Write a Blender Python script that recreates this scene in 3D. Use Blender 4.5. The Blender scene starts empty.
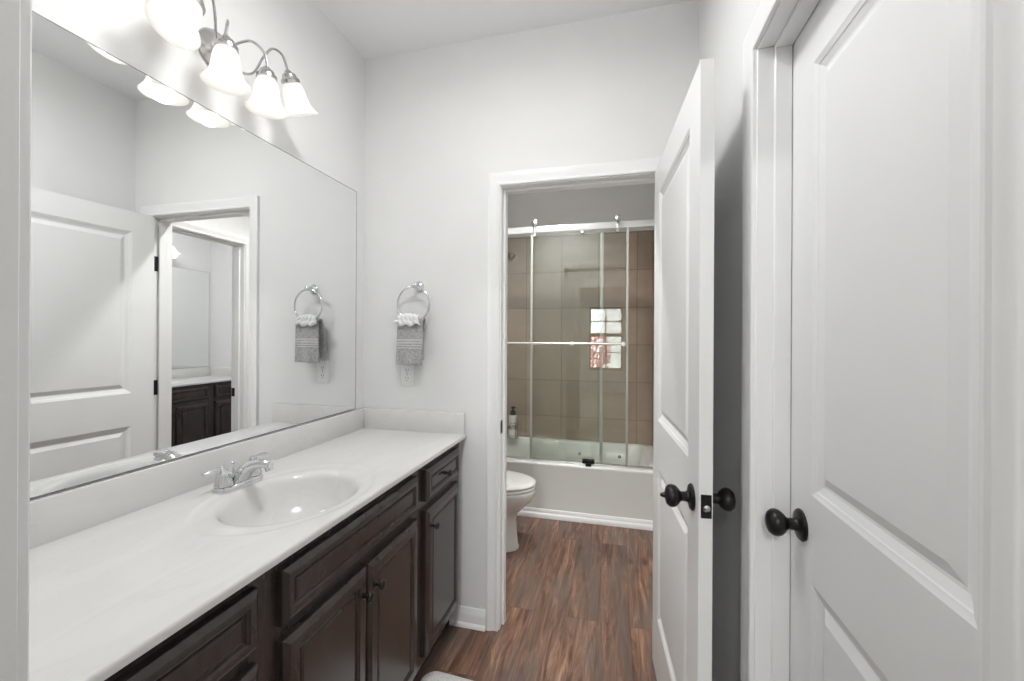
import bpy, bmesh, math, random
from mathutils import Vector, Matrix
from math import sin, cos, pi, radians as R

S = bpy.context.scene
COL = S.collection
random.seed(7)

# ------------------------------------------------------------------ camera
CAM = Vector((1.234, 0.0, 1.358))
cd = bpy.data.cameras.new('camera')
cd.sensor_width = 36.0
cd.lens = 412.84 * 36.0 / 1024.0
cd.shift_y = -4.39 / 1024.0
cd.clip_start = 0.01
cam = bpy.data.objects.new('camera', cd)
COL.objects.link(cam)
cam.matrix_world = (Matrix.Translation(CAM) @ Matrix.Rotation(R(14.15), 4, 'Z')
                    @ Matrix.Rotation(R(90), 4, 'X') @ Matrix.Rotation(R(0.288), 4, 'Z'))
S.camera = cam

# ------------------------------------------------------------------ world, sun, exposure
w = bpy.data.worlds.new('world')
S.world = w
w.use_nodes = True
bg = w.node_tree.nodes['Background']
bg.inputs['Color'].default_value = (0.86, 0.93, 1.0, 1)
bg.inputs['Strength'].default_value = 9.0
sun = bpy.data.lights.new('sun', 'SUN')
sun.energy = 14.0
sun.angle = R(1.5)
suno = bpy.data.objects.new('sun', sun)
suno.rotation_euler = (R(48), 0, R(200))
COL.objects.link(suno)

S.view_settings.view_transform = 'Standard'
S.view_settings.look = 'None'
S.view_settings.gamma = 1.0
S.view_settings.use_curve_mapping = False
S.view_settings.exposure = 0.22

BULB_W = 0.08          # each bulb of the vanity lights
SHADE_E = 0.08         # glow of the lit frosted shades
TUB_FILL_W = 76.0          # added unseen fill light in front of the tub
BED_FILL_W = 55.0          # added fill lamp in the bedroom behind the camera

ROOM_FILL_W = 7.7         # added out-of-view fill lamps of both vanity rooms

# ------------------------------------------------------------------ key dimensions
W = 1.559             # right wall plane (left wall is x = 0)
D = 1.835             # back wall plane
D2 = 1.95             # back wall, tub side
H = 2.75              # ceiling
Y0 = 0.25             # near wall, vanity side
TUBY = 3.07           # tub front
BACKY = 3.84          # wall behind the tub


# ------------------------------------------------------------------ object helpers
def tag(o, label, cat, group=None, kind=None):
    o['label'] = label
    o['category'] = cat
    if group:
        o['group'] = group
    if kind:
        o['kind'] = kind
    return o


def empty(name, loc=(0, 0, 0), rz=0.0, parent=None):
    o = bpy.data.objects.new(name, None)
    o.empty_display_size = 0.05
    o.location = loc
    o.rotation_euler = (0, 0, rz)
    COL.objects.link(o)
    if parent:
        o.parent = parent
    return o


def finish(name, bm, mat, parent=None, smooth=True, angle=35.0, recalc=True):
    if recalc:
        bmesh.ops.recalc_face_normals(bm, faces=bm.faces[:])
    if smooth:
        lim = R(angle)
        for f in bm.faces:
            f.smooth = True
        for e in bm.edges:
            if len(e.link_faces) == 2:
                if e.calc_face_angle(0.0) > lim:
                    e.smooth = False
            else:
                e.smooth = False
    me = bpy.data.meshes.new(name)
    bm.to_mesh(me)
    bm.free()
    if mat is not None:
        me.materials.append(mat)
    o = bpy.data.objects.new(name, me)
    COL.objects.link(o)
    if parent:
        o.parent = parent
    return o


def copy_tree(o, parent=None):
    c = o.copy()
    COL.objects.link(c)
    c.parent = parent
    for ch in list(o.children):
        copy_tree(ch, c)
    return c


# ------------------------------------------------------------------ mesh helpers
def box(bm, x0, x1, y0, y1, z0, z1, bev=0.0, seg=2):
    r = bmesh.ops.create_cube(bm, size=1.0)
    vs = r['verts']
    bmesh.ops.transform(bm, matrix=Matrix.Translation(((x0 + x1) / 2, (y0 + y1) / 2, (z0 + z1) / 2))
                        @ Matrix.Diagonal((x1 - x0, y1 - y0, z1 - z0, 1)), verts=vs)
    if bev > 0:
        es = list({e for v in vs for e in v.link_edges})
        bmesh.ops.bevel(bm, geom=es, offset=bev, segments=seg, affect='EDGES', profile=0.5)


def lathe(bm, prof, segs=32, M=None, closed_ends=True):
    """prof: list of (radius, height) along local Z."""
    M = M or Matrix.Identity(4)
    rings = []
    for r, z in prof:
        if r < 1e-6:
            rings.append([bm.verts.new(M @ Vector((0, 0, z)))])
        else:
            rings.append([bm.verts.new(M @ Vector((r * cos(2 * pi * i / segs), r * sin(2 * pi * i / segs), z)))
                          for i in range(segs)])
    for a, b in zip(rings, rings[1:]):
        for i in range(segs):
            j = (i + 1) % segs
            if len(a) == 1 and len(b) == 1:
                continue
            if len(a) == 1:
                bm.faces.new((a[0], b[j], b[i]))
            elif len(b) == 1:
                bm.faces.new((a[i], a[j], b[0]))
            else:
                bm.faces.new((a[i], a[j], b[j], b[i]))
    if closed_ends:
        if len(rings[0]) > 1:
            bm.faces.new(rings[0][::-1])
        if len(rings[-1]) > 1:
            bm.faces.new(rings[-1])


def catmull(pts, n=6):
    pts = [Vector(p) for p in pts]
    out = []
    for i in range(len(pts) - 1):
        p0 = pts[max(i - 1, 0)]
        p1, p2 = pts[i], pts[i + 1]
        p3 = pts[min(i + 2, len(pts) - 1)]
        for k in range(n):
            t = k / n
            out.append(0.5 * ((2 * p1) + (p2 - p0) * t + (2 * p0 - 5 * p1 + 4 * p2 - p3) * t * t
                              + (3 * p1 - p0 - 3 * p2 + p3) * t ** 3))
    out.append(pts[-1])
    return out


def tube(bm, path, rad, segs=12, flat=None, closed=False, up=(0, 0, 1)):
    """Sweep a circle (or flattened ellipse) along a path. rad: number or list; flat: list of (su, sv)."""
    path = [Vector(p) for p in path]
    n = len(path)
    rads = rad if isinstance(rad, (list, tuple)) else [rad] * n
    if len(rads) != n:
        m = len(rads)
        rr = []
        for i in range(n):
            f = i * (m - 1) / (n - 1)
            k = min(int(f), m - 2)
            rr.append(rads[k] + (rads[k + 1] - rads[k]) * (f - k))
        rads = rr
    rings = []
    prev_u = None
    for i in range(n):
        if closed:
            t = (path[(i + 1) % n] - path[i - 1]).normalized()
        else:
            t = (path[min(i + 1, n - 1)] - path[max(i - 1, 0)]).normalized()
        if prev_u is None:
            u = Vector(up).cross(t)
            if u.length < 1e-3:
                u = Vector((1, 0, 0)).cross(t)
        else:
            u = prev_u - t * prev_u.dot(t)
        u.normalize()
        v = t.cross(u)
        prev_u = u
        su, sv = flat if flat else (1, 1)
        rings.append([bm.verts.new(path[i] + (u * cos(2 * pi * k / segs) * su + v * sin(2 * pi * k / segs) * sv) * rads[i])
                      for k in range(segs)])
    pairs = list(zip(rings, rings[1:])) + ([(rings[-1], rings[0])] if closed else [])
    for a, b in pairs:
        for k in range(segs):
            j = (k + 1) % segs
            bm.faces.new((a[k], a[j], b[j], b[k]))
    if not closed:
        bm.faces.new(rings[0][::-1])
        bm.faces.new(rings[-1])


def loft(bm, rings, cap0=True, cap1=True):
    vr = [[bm.verts.new(p) for p in r] for r in rings]
    n = len(vr[0])
    for a, b in zip(vr, vr[1:]):
        for k in range(n):
            j = (k + 1) % n
            bm.faces.new((a[k], a[j], b[j], b[k]))
    if cap0:
        bm.faces.new(vr[0][::-1])
    if cap1:
        bm.faces.new(vr[-1])


def ell_ring(cx, cy, a, b, z, n=64):
    return [(cx + a * cos(2 * pi * i / n), cy + b * sin(2 * pi * i / n), z) for i in range(n)]


def sweep_frame(bm, stations, prof):
    """stations: function o,t -> list of points along the path for a profile point (o, t)."""
    rows = [[bm.verts.new(p) for p in stations(o, t)] for o, t in prof]
    n = len(rows[0])
    m = len(rows)
    for i in range(m):
        a, b = rows[i], rows[(i + 1) % m]
        for k in range(n - 1):
            bm.faces.new((a[k], a[k + 1], b[k + 1], b[k]))
    bm.faces.new([r[0] for r in rows])
    bm.faces.new([r[-1] for r in rows][::-1])


def rect_rings(bm, u0, u1, v0, v1, prof, P):
    """Concentric rectangular rings; prof: list of (inset, depth outwards); P(u, v, d) -> point. Returns outermost verts."""
    rows = []
    for ins, d in prof:
        rows.append([bm.verts.new(P(u, v, d)) for u, v in
                     ((u0 + ins, v0 + ins), (u1 - ins, v0 + ins), (u1 - ins, v1 - ins), (u0 + ins, v1 - ins))])
    for a, b in zip(rows, rows[1:]):
        for k in range(4):
            j = (k + 1) % 4
            bm.faces.new((a[k], a[j], b[j], b[k]))
    bm.faces.new(rows[-1])
    return rows[0]


# ------------------------------------------------------------------ material helpers
def new_mat(name):
    m = bpy.data.materials.new(name)
    m.use_nodes = True
    nt = m.node_tree
    return m, nt, nt.nodes['Principled BSDF'], nt.nodes['Material Output']


def N(nt, kind, **kw):
    n = nt.nodes.new(kind)
    for k, v in kw.items():
        if k in n.inputs:
            n.inputs[k].default_value = v
        else:
            setattr(n, k, v)
    return n


def simple(name, col, rough=0.5, metal=0.0, var=0.0, scale=30.0, bump=0.0, bscale=200.0, spec=None, coat=0.0):
    m, nt, b, out = new_mat(name)
    b.inputs['Base Color'].default_value = (*col, 1)
    b.inputs['Roughness'].default_value = rough
    b.inputs['Metallic'].default_value = metal
    if spec is not None:
        b.inputs['Specular IOR Level'].default_value = spec
    if coat:
        b.inputs['Coat Weight'].default_value = coat
        b.inputs['Coat Roughness'].default_value = 0.08
    tc = N(nt, 'ShaderNodeTexCoord')
    if var > 0:
        nz = N(nt, 'ShaderNodeTexNoise', Scale=scale, Detail=4.0)
        nt.links.new(tc.outputs['Object'], nz.inputs['Vector'])
        rp = N(nt, 'ShaderNodeValToRGB')
        rp.color_ramp.elements[0].position = 0.3
        rp.color_ramp.elements[1].position = 0.7
        rp.color_ramp.elements[0].color = (*[c * (1 - var) for c in col], 1)
        rp.color_ramp.elements[1].color = (*[min(1, c * (1 + var)) for c in col], 1)
        nt.links.new(nz.outputs['Fac'], rp.inputs['Fac'])
        nt.links.new(rp.outputs['Color'], b.inputs['Base Color'])
    if bump > 0:
        nb = N(nt, 'ShaderNodeTexNoise', Scale=bscale, Detail=3.0)
        nt.links.new(tc.outputs['Object'], nb.inputs['Vector'])
        bp = N(nt, 'ShaderNodeBump', Strength=bump, Distance=0.002)
        nt.links.new(nb.outputs['Fac'], bp.inputs['Height'])
        nt.links.new(bp.outputs['Normal'], b.inputs['Normal'])
    return m


M = {}
M['wall'] = simple('wall_paint', (0.80, 0.80, 0.793), 0.75, var=0.012, scale=6, bump=0.06, bscale=260)
M['ceiling'] = simple('ceiling_paint', (0.92, 0.92, 0.92), 0.85, bump=0.05, bscale=180)
M['trim'] = simple('trim_paint', (0.86, 0.86, 0.855), 0.38, var=0.008, scale=8)
M['door'] = simple('door_paint', (0.84, 0.84, 0.835), 0.42, var=0.01, scale=5, bump=0.03, bscale=120)
M['chrome'] = simple('polished_chrome', (0.72, 0.73, 0.74), 0.05, 1.0)
M['nickel'] = simple('brushed_nickel', (0.52, 0.51, 0.50), 0.24, 1.0, var=0.05, scale=60)
M['bronze'] = simple('dark_bronze', (0.022, 0.02, 0.019), 0.33, 0.55, var=0.2, scale=40)
M['aged'] = simple('aged_metal', (0.20, 0.175, 0.155), 0.3, 0.9, var=0.08)
M['black'] = simple('black_metal', (0.014, 0.013, 0.013), 0.4, 0.5, var=0.1)
M['black_plastic'] = simple('black_plastic', (0.02, 0.02, 0.02), 0.35, var=0.05)
M['plate'] = simple('white_plastic', (0.90, 0.90, 0.89), 0.35, var=0.01)
M['slot'] = simple('outlet_slots', (0.10, 0.10, 0.10), 0.6, var=0.05)
M['porcelain'] = simple('porcelain', (0.82, 0.82, 0.80), 0.12, var=0.01, scale=5, coat=0.3)
M['tub'] = simple('tub_acrylic', (0.80, 0.80, 0.775), 0.2, var=0.01, scale=4)
M['aluminium'] = simple('satin_aluminium', (0.80, 0.81, 0.80), 0.3, 0.85, var=0.03, scale=20)
M['header'] = simple('bright_header', (0.66, 0.67, 0.665), 0.32, 0.35, var=0.02, scale=20)
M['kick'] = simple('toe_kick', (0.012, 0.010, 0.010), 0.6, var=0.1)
M['bottle'] = simple('bottle_plastic', (0.78, 0.77, 0.72), 0.3, var=0.03)
M['grass'] = simple('lawn', (0.36, 0.37, 0.18), 0.9, var=0.35, scale=3)
M['siding'] = simple('pale_siding', (0.78, 0.78, 0.80), 0.8, var=0.03, scale=2)
M['shingle'] = simple('grey_shingles', (0.25, 0.25, 0.27), 0.9, var=0.2, scale=6)
M['redleaf'] = simple('red_leaves', (0.50, 0.12, 0.13), 0.8, var=0.4, scale=9)
M['greenleaf'] = simple('green_leaves', (0.10, 0.16, 0.05), 0.8, var=0.4, scale=9)
M['bark'] = simple('bark', (0.12, 0.09, 0.07), 0.9, var=0.2)
M['darkglass'] = simple('window_glass_dark', (0.10, 0.12, 0.15), 0.1, var=0.1)
M['sash_backlit'] = simple('backlit_dark_sash', (0.12, 0.115, 0.11), 0.5, var=0.02)  # dark tone puts the backlit shade into the sash colour
M['bedfloor'] = simple('bedroom_carpet', (0.42, 0.39, 0.35), 0.95, var=0.08, scale=80, bump=0.3, bscale=400)


def mat_mirror():
    m, nt, b, out = new_mat('mirror_silver')
    b.inputs['Base Color'].default_value = (0.90, 0.91, 0.905, 1)
    b.inputs['Metallic'].default_value = 1.0
    b.inputs['Roughness'].default_value = 0.0
    return m


M['mirror'] = mat_mirror()
M['mirror_edge'] = simple('mirror_edge', (0.22, 0.23, 0.23), 0.25, 0.3, var=0.05)


def mat_wood_floor():
    m, nt, b, out = new_mat('vinyl_plank_floor')
    L = nt.links.new
    tc = N(nt, 'ShaderNodeTexCoord')
    sep = N(nt, 'ShaderNodeSeparateXYZ')
    L(tc.outputs['Object'], sep.inputs['Vector'])
    cmb = N(nt, 'ShaderNodeCombineXYZ')
    L(sep.outputs['Y'], cmb.inputs['X'])
    L(sep.outputs['X'], cmb.inputs['Y'])
    off = N(nt, 'ShaderNodeVectorMath', operation='ADD')
    off.inputs[1].default_value = (0.43, 0.062, 0)
    L(cmb.outputs['Vector'], off.inputs[0])
    br = N(nt, 'ShaderNodeTexBrick', offset=0.37, offset_frequency=2, squash=1.0)
    br.inputs['Scale'].default_value = 1.0
    br.inputs['Brick Width'].default_value = 1.22
    br.inputs['Row Height'].default_value = 0.152
    br.inputs['Mortar Size'].default_value = 0.0008
    br.inputs['Mortar Smooth'].default_value = 0.3
    br.inputs['Bias'].default_value = 0.0
    br.inputs['Color1'].default_value = (0, 0, 0, 1)
    br.inputs['Color2'].default_value = (1, 1, 1, 1)
    br.inputs['Mortar'].default_value = (0.5, 0.5, 0.5, 1)
    L(off.outputs['Vector'], br.inputs['Vector'])
    # shift the grain plank by plank
    mul = N(nt, 'ShaderNodeMath', operation='MULTIPLY')
    mul.inputs[1].default_value = 37.0
    L(br.outputs['Color'], mul.inputs[0])
    cz = N(nt, 'ShaderNodeCombineXYZ')
    L(mul.outputs[0], cz.inputs['Z'])
    L(mul.outputs[0], cz.inputs['X'])
    sc = N(nt, 'ShaderNodeVectorMath', operation='MULTIPLY')
    sc.inputs[1].default_value = (2.8, 27.0, 1.0)
    L(cmb.outputs['Vector'], sc.inputs[0])
    ad = N(nt, 'ShaderNodeVectorMath', operation='ADD')
    L(sc.outputs['Vector'], ad.inputs[0])
    L(cz.outputs['Vector'], ad.inputs[1])
    n1 = N(nt, 'ShaderNodeTexNoise', Scale=1.0, Detail=8.0, Roughness=0.70, Distortion=0.9)
    L(ad.outputs['Vector'], n1.inputs['Vector'])
    ramp = N(nt, 'ShaderNodeValToRGB')
    cr = ramp.color_ramp
    cr.elements[0].position = 0.22
    cr.elements[0].color = (0.040, 0.023, 0.016, 1)
    cr.elements[1].position = 0.78
    cr.elements[1].color = (0.50, 0.34, 0.24, 1)
    e = cr.elements.new(0.42)
    e.color = (0.112, 0.052, 0.033, 1)
    e = cr.elements.new(0.55)
    e.color = (0.25, 0.135, 0.086, 1)
    L(n1.outputs['Fac'], ramp.inputs['Fac'])
    # greyish weathered streaks
    sc2 = N(nt, 'ShaderNodeVectorMath', operation='MULTIPLY')
    sc2.inputs[1].default_value = (1.6, 7.5, 1.0)
    L(cmb.outputs['Vector'], sc2.inputs[0])
    ad2 = N(nt, 'ShaderNodeVectorMath', operation='ADD')
    L(sc2.outputs['Vector'], ad2.inputs[0])
    L(cz.outputs['Vector'], ad2.inputs[1])
    n2 = N(nt, 'ShaderNodeTexNoise', Scale=1.3, Detail=5.0, Roughness=0.6)
    L(ad2.outputs['Vector'], n2.inputs['Vector'])
    r2 = N(nt, 'ShaderNodeValToRGB')
    r2.color_ramp.elements[0].position = 0.42
    r2.color_ramp.elements[1].position = 0.62
    r2.color_ramp.elements[1].color = (0.85, 0.85, 0.85, 1)
    L(n2.outputs['Fac'], r2.inputs['Fac'])
    mixg = N(nt, 'ShaderNodeMixRGB', blend_type='MIX')
    mixg.inputs['Color2'].default_value = (0.15, 0.112, 0.095, 1)
    L(r2.outputs['Color'], mixg.inputs['Fac'])
    L(ramp.outputs['Color'], mixg.inputs['Color1'])
    # fine grain lines
    sc3 = N(nt, 'ShaderNodeVectorMath', operation='MULTIPLY')
    sc3.inputs[1].default_value = (6.0, 160.0, 1.0)
    L(cmb.outputs['Vector'], sc3.inputs[0])
    n3 = N(nt, 'ShaderNodeTexNoise', Scale=1.0, Detail=3.0)
    L(sc3.outputs['Vector'], n3.inputs['Vector'])
    r3 = N(nt, 'ShaderNodeMapRange')
    r3.inputs['To Min'].default_value = 0.62
    r3.inputs['To Max'].default_value = 1.38
    L(n3.outputs['Fac'], r3.inputs['Value'])
    m3 = N(nt, 'ShaderNodeMixRGB', blend_type='MULTIPLY')
    m3.inputs['Fac'].default_value = 1.0
    L(mixg.outputs['Color'], m3.inputs['Color1'])
    L(r3.outputs['Result'], m3.inputs['Color2'])
    # plank tone
    r4 = N(nt, 'ShaderNodeMapRange')
    r4.inputs['To Min'].default_value = 0.85
    r4.inputs['To Max'].default_value = 1.20
    L(br.outputs['Color'], r4.inputs['Value'])
    m4 = N(nt, 'ShaderNodeMixRGB', blend_type='MULTIPLY')
    m4.inputs['Fac'].default_value = 1.0
    L(m3.outputs['Color'], m4.inputs['Color1'])
    L(r4.outputs['Result'], m4.inputs['Color2'])
    # knots
    vo = N(nt, 'ShaderNodeTexVoronoi', Scale=1.0)
    sc5 = N(nt, 'ShaderNodeVectorMath', operation='MULTIPLY')
    sc5.inputs[1].default_value = (3.2, 7.0, 1.0)
    L(cmb.outputs['Vector'], sc5.inputs[0])
    L(sc5.outputs['Vector'], vo.inputs['Vector'])
    r5 = N(nt, 'ShaderNodeValToRGB')
    r5.color_ramp.elements[0].position = 0.03
    r5.color_ramp.elements[0].color = (0.25, 0.22, 0.2, 1)
    r5.color_ramp.elements[1].position = 0.19
    r5.color_ramp.elements[1].color = (1, 1, 1, 1)
    L(vo.outputs['Distance'], r5.inputs['Fac'])
    m5 = N(nt, 'ShaderNodeMixRGB', blend_type='MULTIPLY')
    m5.inputs['Fac'].default_value = 0.8
    L(m4.outputs['Color'], m5.inputs['Color1'])
    L(r5.outputs['Color'], m5.inputs['Color2'])
    # joints
    mj = N(nt, 'ShaderNodeMixRGB', blend_type='MIX')
    mj.inputs['Color2'].default_value = (0.05, 0.032, 0.024, 1)
    L(br.outputs['Fac'], mj.inputs['Fac'])
    L(m5.outputs['Color'], mj.inputs['Color1'])
    L(mj.outputs['Color'], b.inputs['Base Color'])
    b.inputs['Roughness'].default_value = 0.42
    bp = N(nt, 'ShaderNodeBump', Strength=0.15, Distance=0.001)
    L(n3.outputs['Fac'], bp.inputs['Height'])
    L(bp.outputs['Normal'], b.inputs['Normal'])
    return m


M['floor'] = mat_wood_floor()


def mat_tile(name, axis):
    m, nt, b, out = new_mat(name)
    L = nt.links.new
    tc = N(nt, 'ShaderNodeTexCoord')
    sep = N(nt, 'ShaderNodeSeparateXYZ')
    L(tc.outputs['Object'], sep.inputs['Vector'])
    cmb = N(nt, 'ShaderNodeCombineXYZ')
    L(sep.outputs[axis], cmb.inputs['X'])
    L(sep.outputs['Z'], cmb.inputs['Y'])
    off = N(nt, 'ShaderNodeVectorMath', operation='ADD')
    off.inputs[1].default_value = (-1.413 + 0.335 * 5, -0.615 + 0.335 * 3, 0)
    L(cmb.outputs['Vector'], off.inputs[0])
    br = N(nt, 'ShaderNodeTexBrick', offset=0.0, offset_frequency=2)
    for k, v in (('Scale', 1.0), ('Brick Width', 0.335), ('Row Height', 0.335), ('Mortar Size', 0.0036), ('Mortar Smooth', 0.15), ('Bias', 0.0)):
        br.inputs[k].default_value = v
    br.inputs['Color1'].default_value = (0.375, 0.288, 0.224, 1)
    br.inputs['Color2'].default_value = (0.455, 0.350, 0.275, 1)
    br.inputs['Mortar'].default_value = (0.26, 0.19, 0.145, 1)
    L(off.outputs['Vector'], br.inputs['Vector'])
    nz = N(nt, 'ShaderNodeTexNoise', Scale=7.0, Detail=6.0, Roughness=0.65)
    L(tc.outputs['Object'], nz.inputs['Vector'])
    mr = N(nt, 'ShaderNodeMapRange')
    mr.inputs['To Min'].default_value = 0.80
    mr.inputs['To Max'].default_value = 1.20
    L(nz.outputs['Fac'], mr.inputs['Value'])
    mx = N(nt, 'ShaderNodeMixRGB', blend_type='MULTIPLY')
    mx.inputs['Fac'].default_value = 1.0
    L(br.outputs['Color'], mx.inputs['Color1'])
    L(mr.outputs['Result'], mx.inputs['Color2'])
    L(mx.outputs['Color'], b.inputs['Base Color'])
    b.inputs['Roughness'].default_value = 0.38
    bp = N(nt, 'ShaderNodeBump', Strength=0.5, Distance=0.002, invert=True)
    L(br.outputs['Fac'], bp.inputs['Height'])
    L(bp.outputs['Normal'], b.inputs['Normal'])
    return m


M['tile_x'] = mat_tile('taupe_tile_back', 'X')
M['tile_y'] = mat_tile('taupe_tile_side', 'Y')


def mat_espresso():
    m, nt, b, out = new_mat('espresso_wood')
    L = nt.links.new
    tc = N(nt, 'ShaderNodeTexCoord')
    mp = N(nt, 'ShaderNodeMapping')
    mp.inputs['Scale'].default_value = (22, 22, 7)
    L(tc.outputs['Object'], mp.inputs['Vector'])
    nz = N(nt, 'ShaderNodeTexNoise', Scale=1.0, Detail=5.0, Roughness=0.6)
    L(mp.outputs['Vector'], nz.inputs['Vector'])
    rp = N(nt, 'ShaderNodeValToRGB')
    rp.color_ramp.elements[0].position = 0.3
    rp.color_ramp.elements[0].color = (0.031, 0.022, 0.0195, 1)
    rp.color_ramp.elements[1].position = 0.75
    rp.color_ramp.elements[1].color = (0.058, 0.0415, 0.037, 1)
    L(nz.outputs['Fac'], rp.inputs['Fac'])
    L(rp.outputs['Color'], b.inputs['Base Color'])
    b.inputs['Roughness'].default_value = 0.27
    b.inputs['Coat Weight'].default_value = 0.35
    b.inputs['Coat Roughness'].default_value = 0.22
    bp = N(nt, 'ShaderNodeBump', Strength=0.02, Distance=0.001)
    L(nz.outputs['Fac'], bp.inputs['Height'])
    L(bp.outputs['Normal'], b.inputs['Normal'])
    return m


M['espresso'] = mat_espresso()


def mat_marble():
    m, nt, b, out = new_mat('cultured_marble')
    L = nt.links.new
    tc = N(nt, 'ShaderNodeTexCoord')
    mp = N(nt, 'ShaderNodeMapping')
    mp.inputs['Rotation'].default_value = (0, 0, R(28))
    mp.inputs['Scale'].default_value = (1.2, 4.0, 2.0)
    L(tc.outputs['Object'], mp.inputs['Vector'])
    nz = N(nt, 'ShaderNodeTexNoise', Scale=1.6, Detail=8.0, Roughness=0.62, Distortion=1.6)
    L(mp.outputs['Vector'], nz.inputs['Vector'])
    rp = N(nt, 'ShaderNodeValToRGB')
    cr = rp.color_ramp
    cr.elements[0].position = 0.40
    cr.elements[0].color = (0.735, 0.727, 0.713, 1)
    cr.elements[1].position = 0.60
    cr.elements[1].color = (0.758, 0.750, 0.738, 1)
    e = cr.elements.new(0.5)
    e.color = (0.745, 0.735, 0.72, 1)
    e = cr.elements.new(0.512)
    e.color = (0.72, 0.71, 0.697, 1)
    e = cr.elements.new(0.526)
    e.color = (0.75, 0.74, 0.727, 1)
    L(nz.outputs['Fac'], rp.inputs['Fac'])
    L(rp.outputs['Color'], b.inputs['Base Color'])
    b.inputs['Roughness'].default_value = 0.16
    return m


M['marble'] = mat_marble()


def mat_terry(name, c0, c1, scale, axis_bands=None):
    m, nt, b, out = new_mat(name)
    L = nt.links.new
    tc = N(nt, 'ShaderNodeTexCoord')
    nz = N(nt, 'ShaderNodeTexNoise', Scale=scale, Detail=4.0, Roughness=0.7)
    L(tc.outputs['Object'], nz.inputs['Vector'])
    rp = N(nt, 'ShaderNodeValToRGB')
    rp.color_ramp.elements[0].position = 0.3
    rp.color_ramp.elements[1].position = 0.7
    rp.color_ramp.elements[0].color = (*c0, 1)
    rp.color_ramp.elements[1].color = (*c1, 1)
    L(nz.outputs['Fac'], rp.inputs['Fac'])
    L(rp.outputs['Color'], b.inputs['Base Color'])
    b.inputs['Roughness'].default_value = 0.95
    b.inputs['Sheen Weight'].default_value = 0.3
    bp = N(nt, 'ShaderNodeBump', Strength=0.8, Distance=0.003)
    L(nz.outputs['Fac'], bp.inputs['Height'])
    L(bp.outputs['Normal'], b.inputs['Normal'])
    return m


M['terry_grey'] = mat_terry('grey_terry', (0.25, 0.247, 0.243), (0.56, 0.555, 0.55), 105)
M['terry_band'] = mat_terry('grey_towel_border', (0.50, 0.495, 0.49), (0.64, 0.635, 0.63), 420)
M['cloth_white'] = mat_terry('white_cloth', (0.82, 0.82, 0.81), (0.88, 0.88, 0.87), 200)
M['mat_white'] = mat_terry('white_bath_mat', (0.62, 0.60, 0.58), (0.84, 0.83, 0.81), 130)


def mat_glass(name, tint):
    m, nt, b, out = new_mat(name)
    L = nt.links.new
    nt.nodes.remove(b)
    tr = N(nt, 'ShaderNodeBsdfTransparent')
    tr.inputs['Color'].default_value = (*tint, 1)
    gl = N(nt, 'ShaderNodeBsdfGlossy')
    gl.inputs['Roughness'].default_value = 0.0
    gl.inputs['Color'].default_value = (1, 1, 1, 1)
    lw = N(nt, 'ShaderNodeLayerWeight', Blend=0.5)
    pw = N(nt, 'ShaderNodeMath', operation='POWER')
    pw.inputs[1].default_value = 5.0
    L(lw.outputs['Facing'], pw.inputs[0])
    ma = N(nt, 'ShaderNodeMath', operation='MULTIPLY_ADD')
    ma.inputs[1].default_value = 0.955
    ma.inputs[2].default_value = 0.045
    L(pw.outputs[0], ma.inputs[0])
    mx = N(nt, 'ShaderNodeMixShader')
    L(ma.outputs[0], mx.inputs['Fac'])
    L(tr.outputs[0], mx.inputs[1])
    L(gl.outputs[0], mx.inputs[2])
    L(mx.outputs[0], out.inputs['Surface'])
    return m


M['shower_glass'] = mat_glass('shower_glass', (0.945, 0.962, 0.945))
M['pane_glass'] = mat_glass('pane_glass', (0.97, 0.98, 0.98))
M['seal'] = simple('clear_edge_seal', (0.42, 0.42, 0.38), 0.3, var=0.03)


def mat_shade():
    m, nt, b, out = new_mat('frosted_shade')
    L = nt.links.new
    b.inputs['Base Color'].default_value = (0.90, 0.89, 0.87, 1)
    b.inputs['Roughness'].default_value = 0.35
    tl = N(nt, 'ShaderNodeBsdfTranslucent')
    tl.inputs['Color'].default_value = (0.95, 0.93, 0.90, 1)
    mx = N(nt, 'ShaderNodeMixShader')
    mx.inputs['Fac'].default_value = 0.55
    L(b.outputs[0], mx.inputs[1])
    L(tl.outputs[0], mx.inputs[2])
    em = N(nt, 'ShaderNodeEmission')
    em.inputs['Color'].default_value = (1.0, 0.99, 0.975, 1)
    em.inputs['Strength'].default_value = SHADE_E
    ad = N(nt, 'ShaderNodeAddShader')
    L(mx.outputs[0], ad.inputs[0])
    L(em.outputs[0], ad.inputs[1])
    L(ad.outputs[0], out.inputs['Surface'])
    return m


def mat_emit(name, col, s):
    m, nt, b, out = new_mat(name)
    b.inputs['Base Color'].default_value = (*col, 1)
    b.inputs['Emission Color'].default_value = (*col, 1)
    b.inputs['Emission Strength'].default_value = s
    return m


M['shade'] = mat_shade()
M['bulb'] = mat_emit('lit_bulb', (1.0, 0.985, 0.965), 0.9)
M['fill_diffuser'] = mat_emit('lit_fill_diffuser', (1.0, 0.98, 0.95), 5.0)  # glowing face of the added fill lamps

# ================================================================== THE ROOM SHELL
def slabs(name, boxes, mat, label, cat):
    bm = bmesh.new()
    for b in boxes:
        box(bm, *b)
    o = finish(name, bm, mat, smooth=False)
    return tag(o, label, cat, kind='structure')


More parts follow.
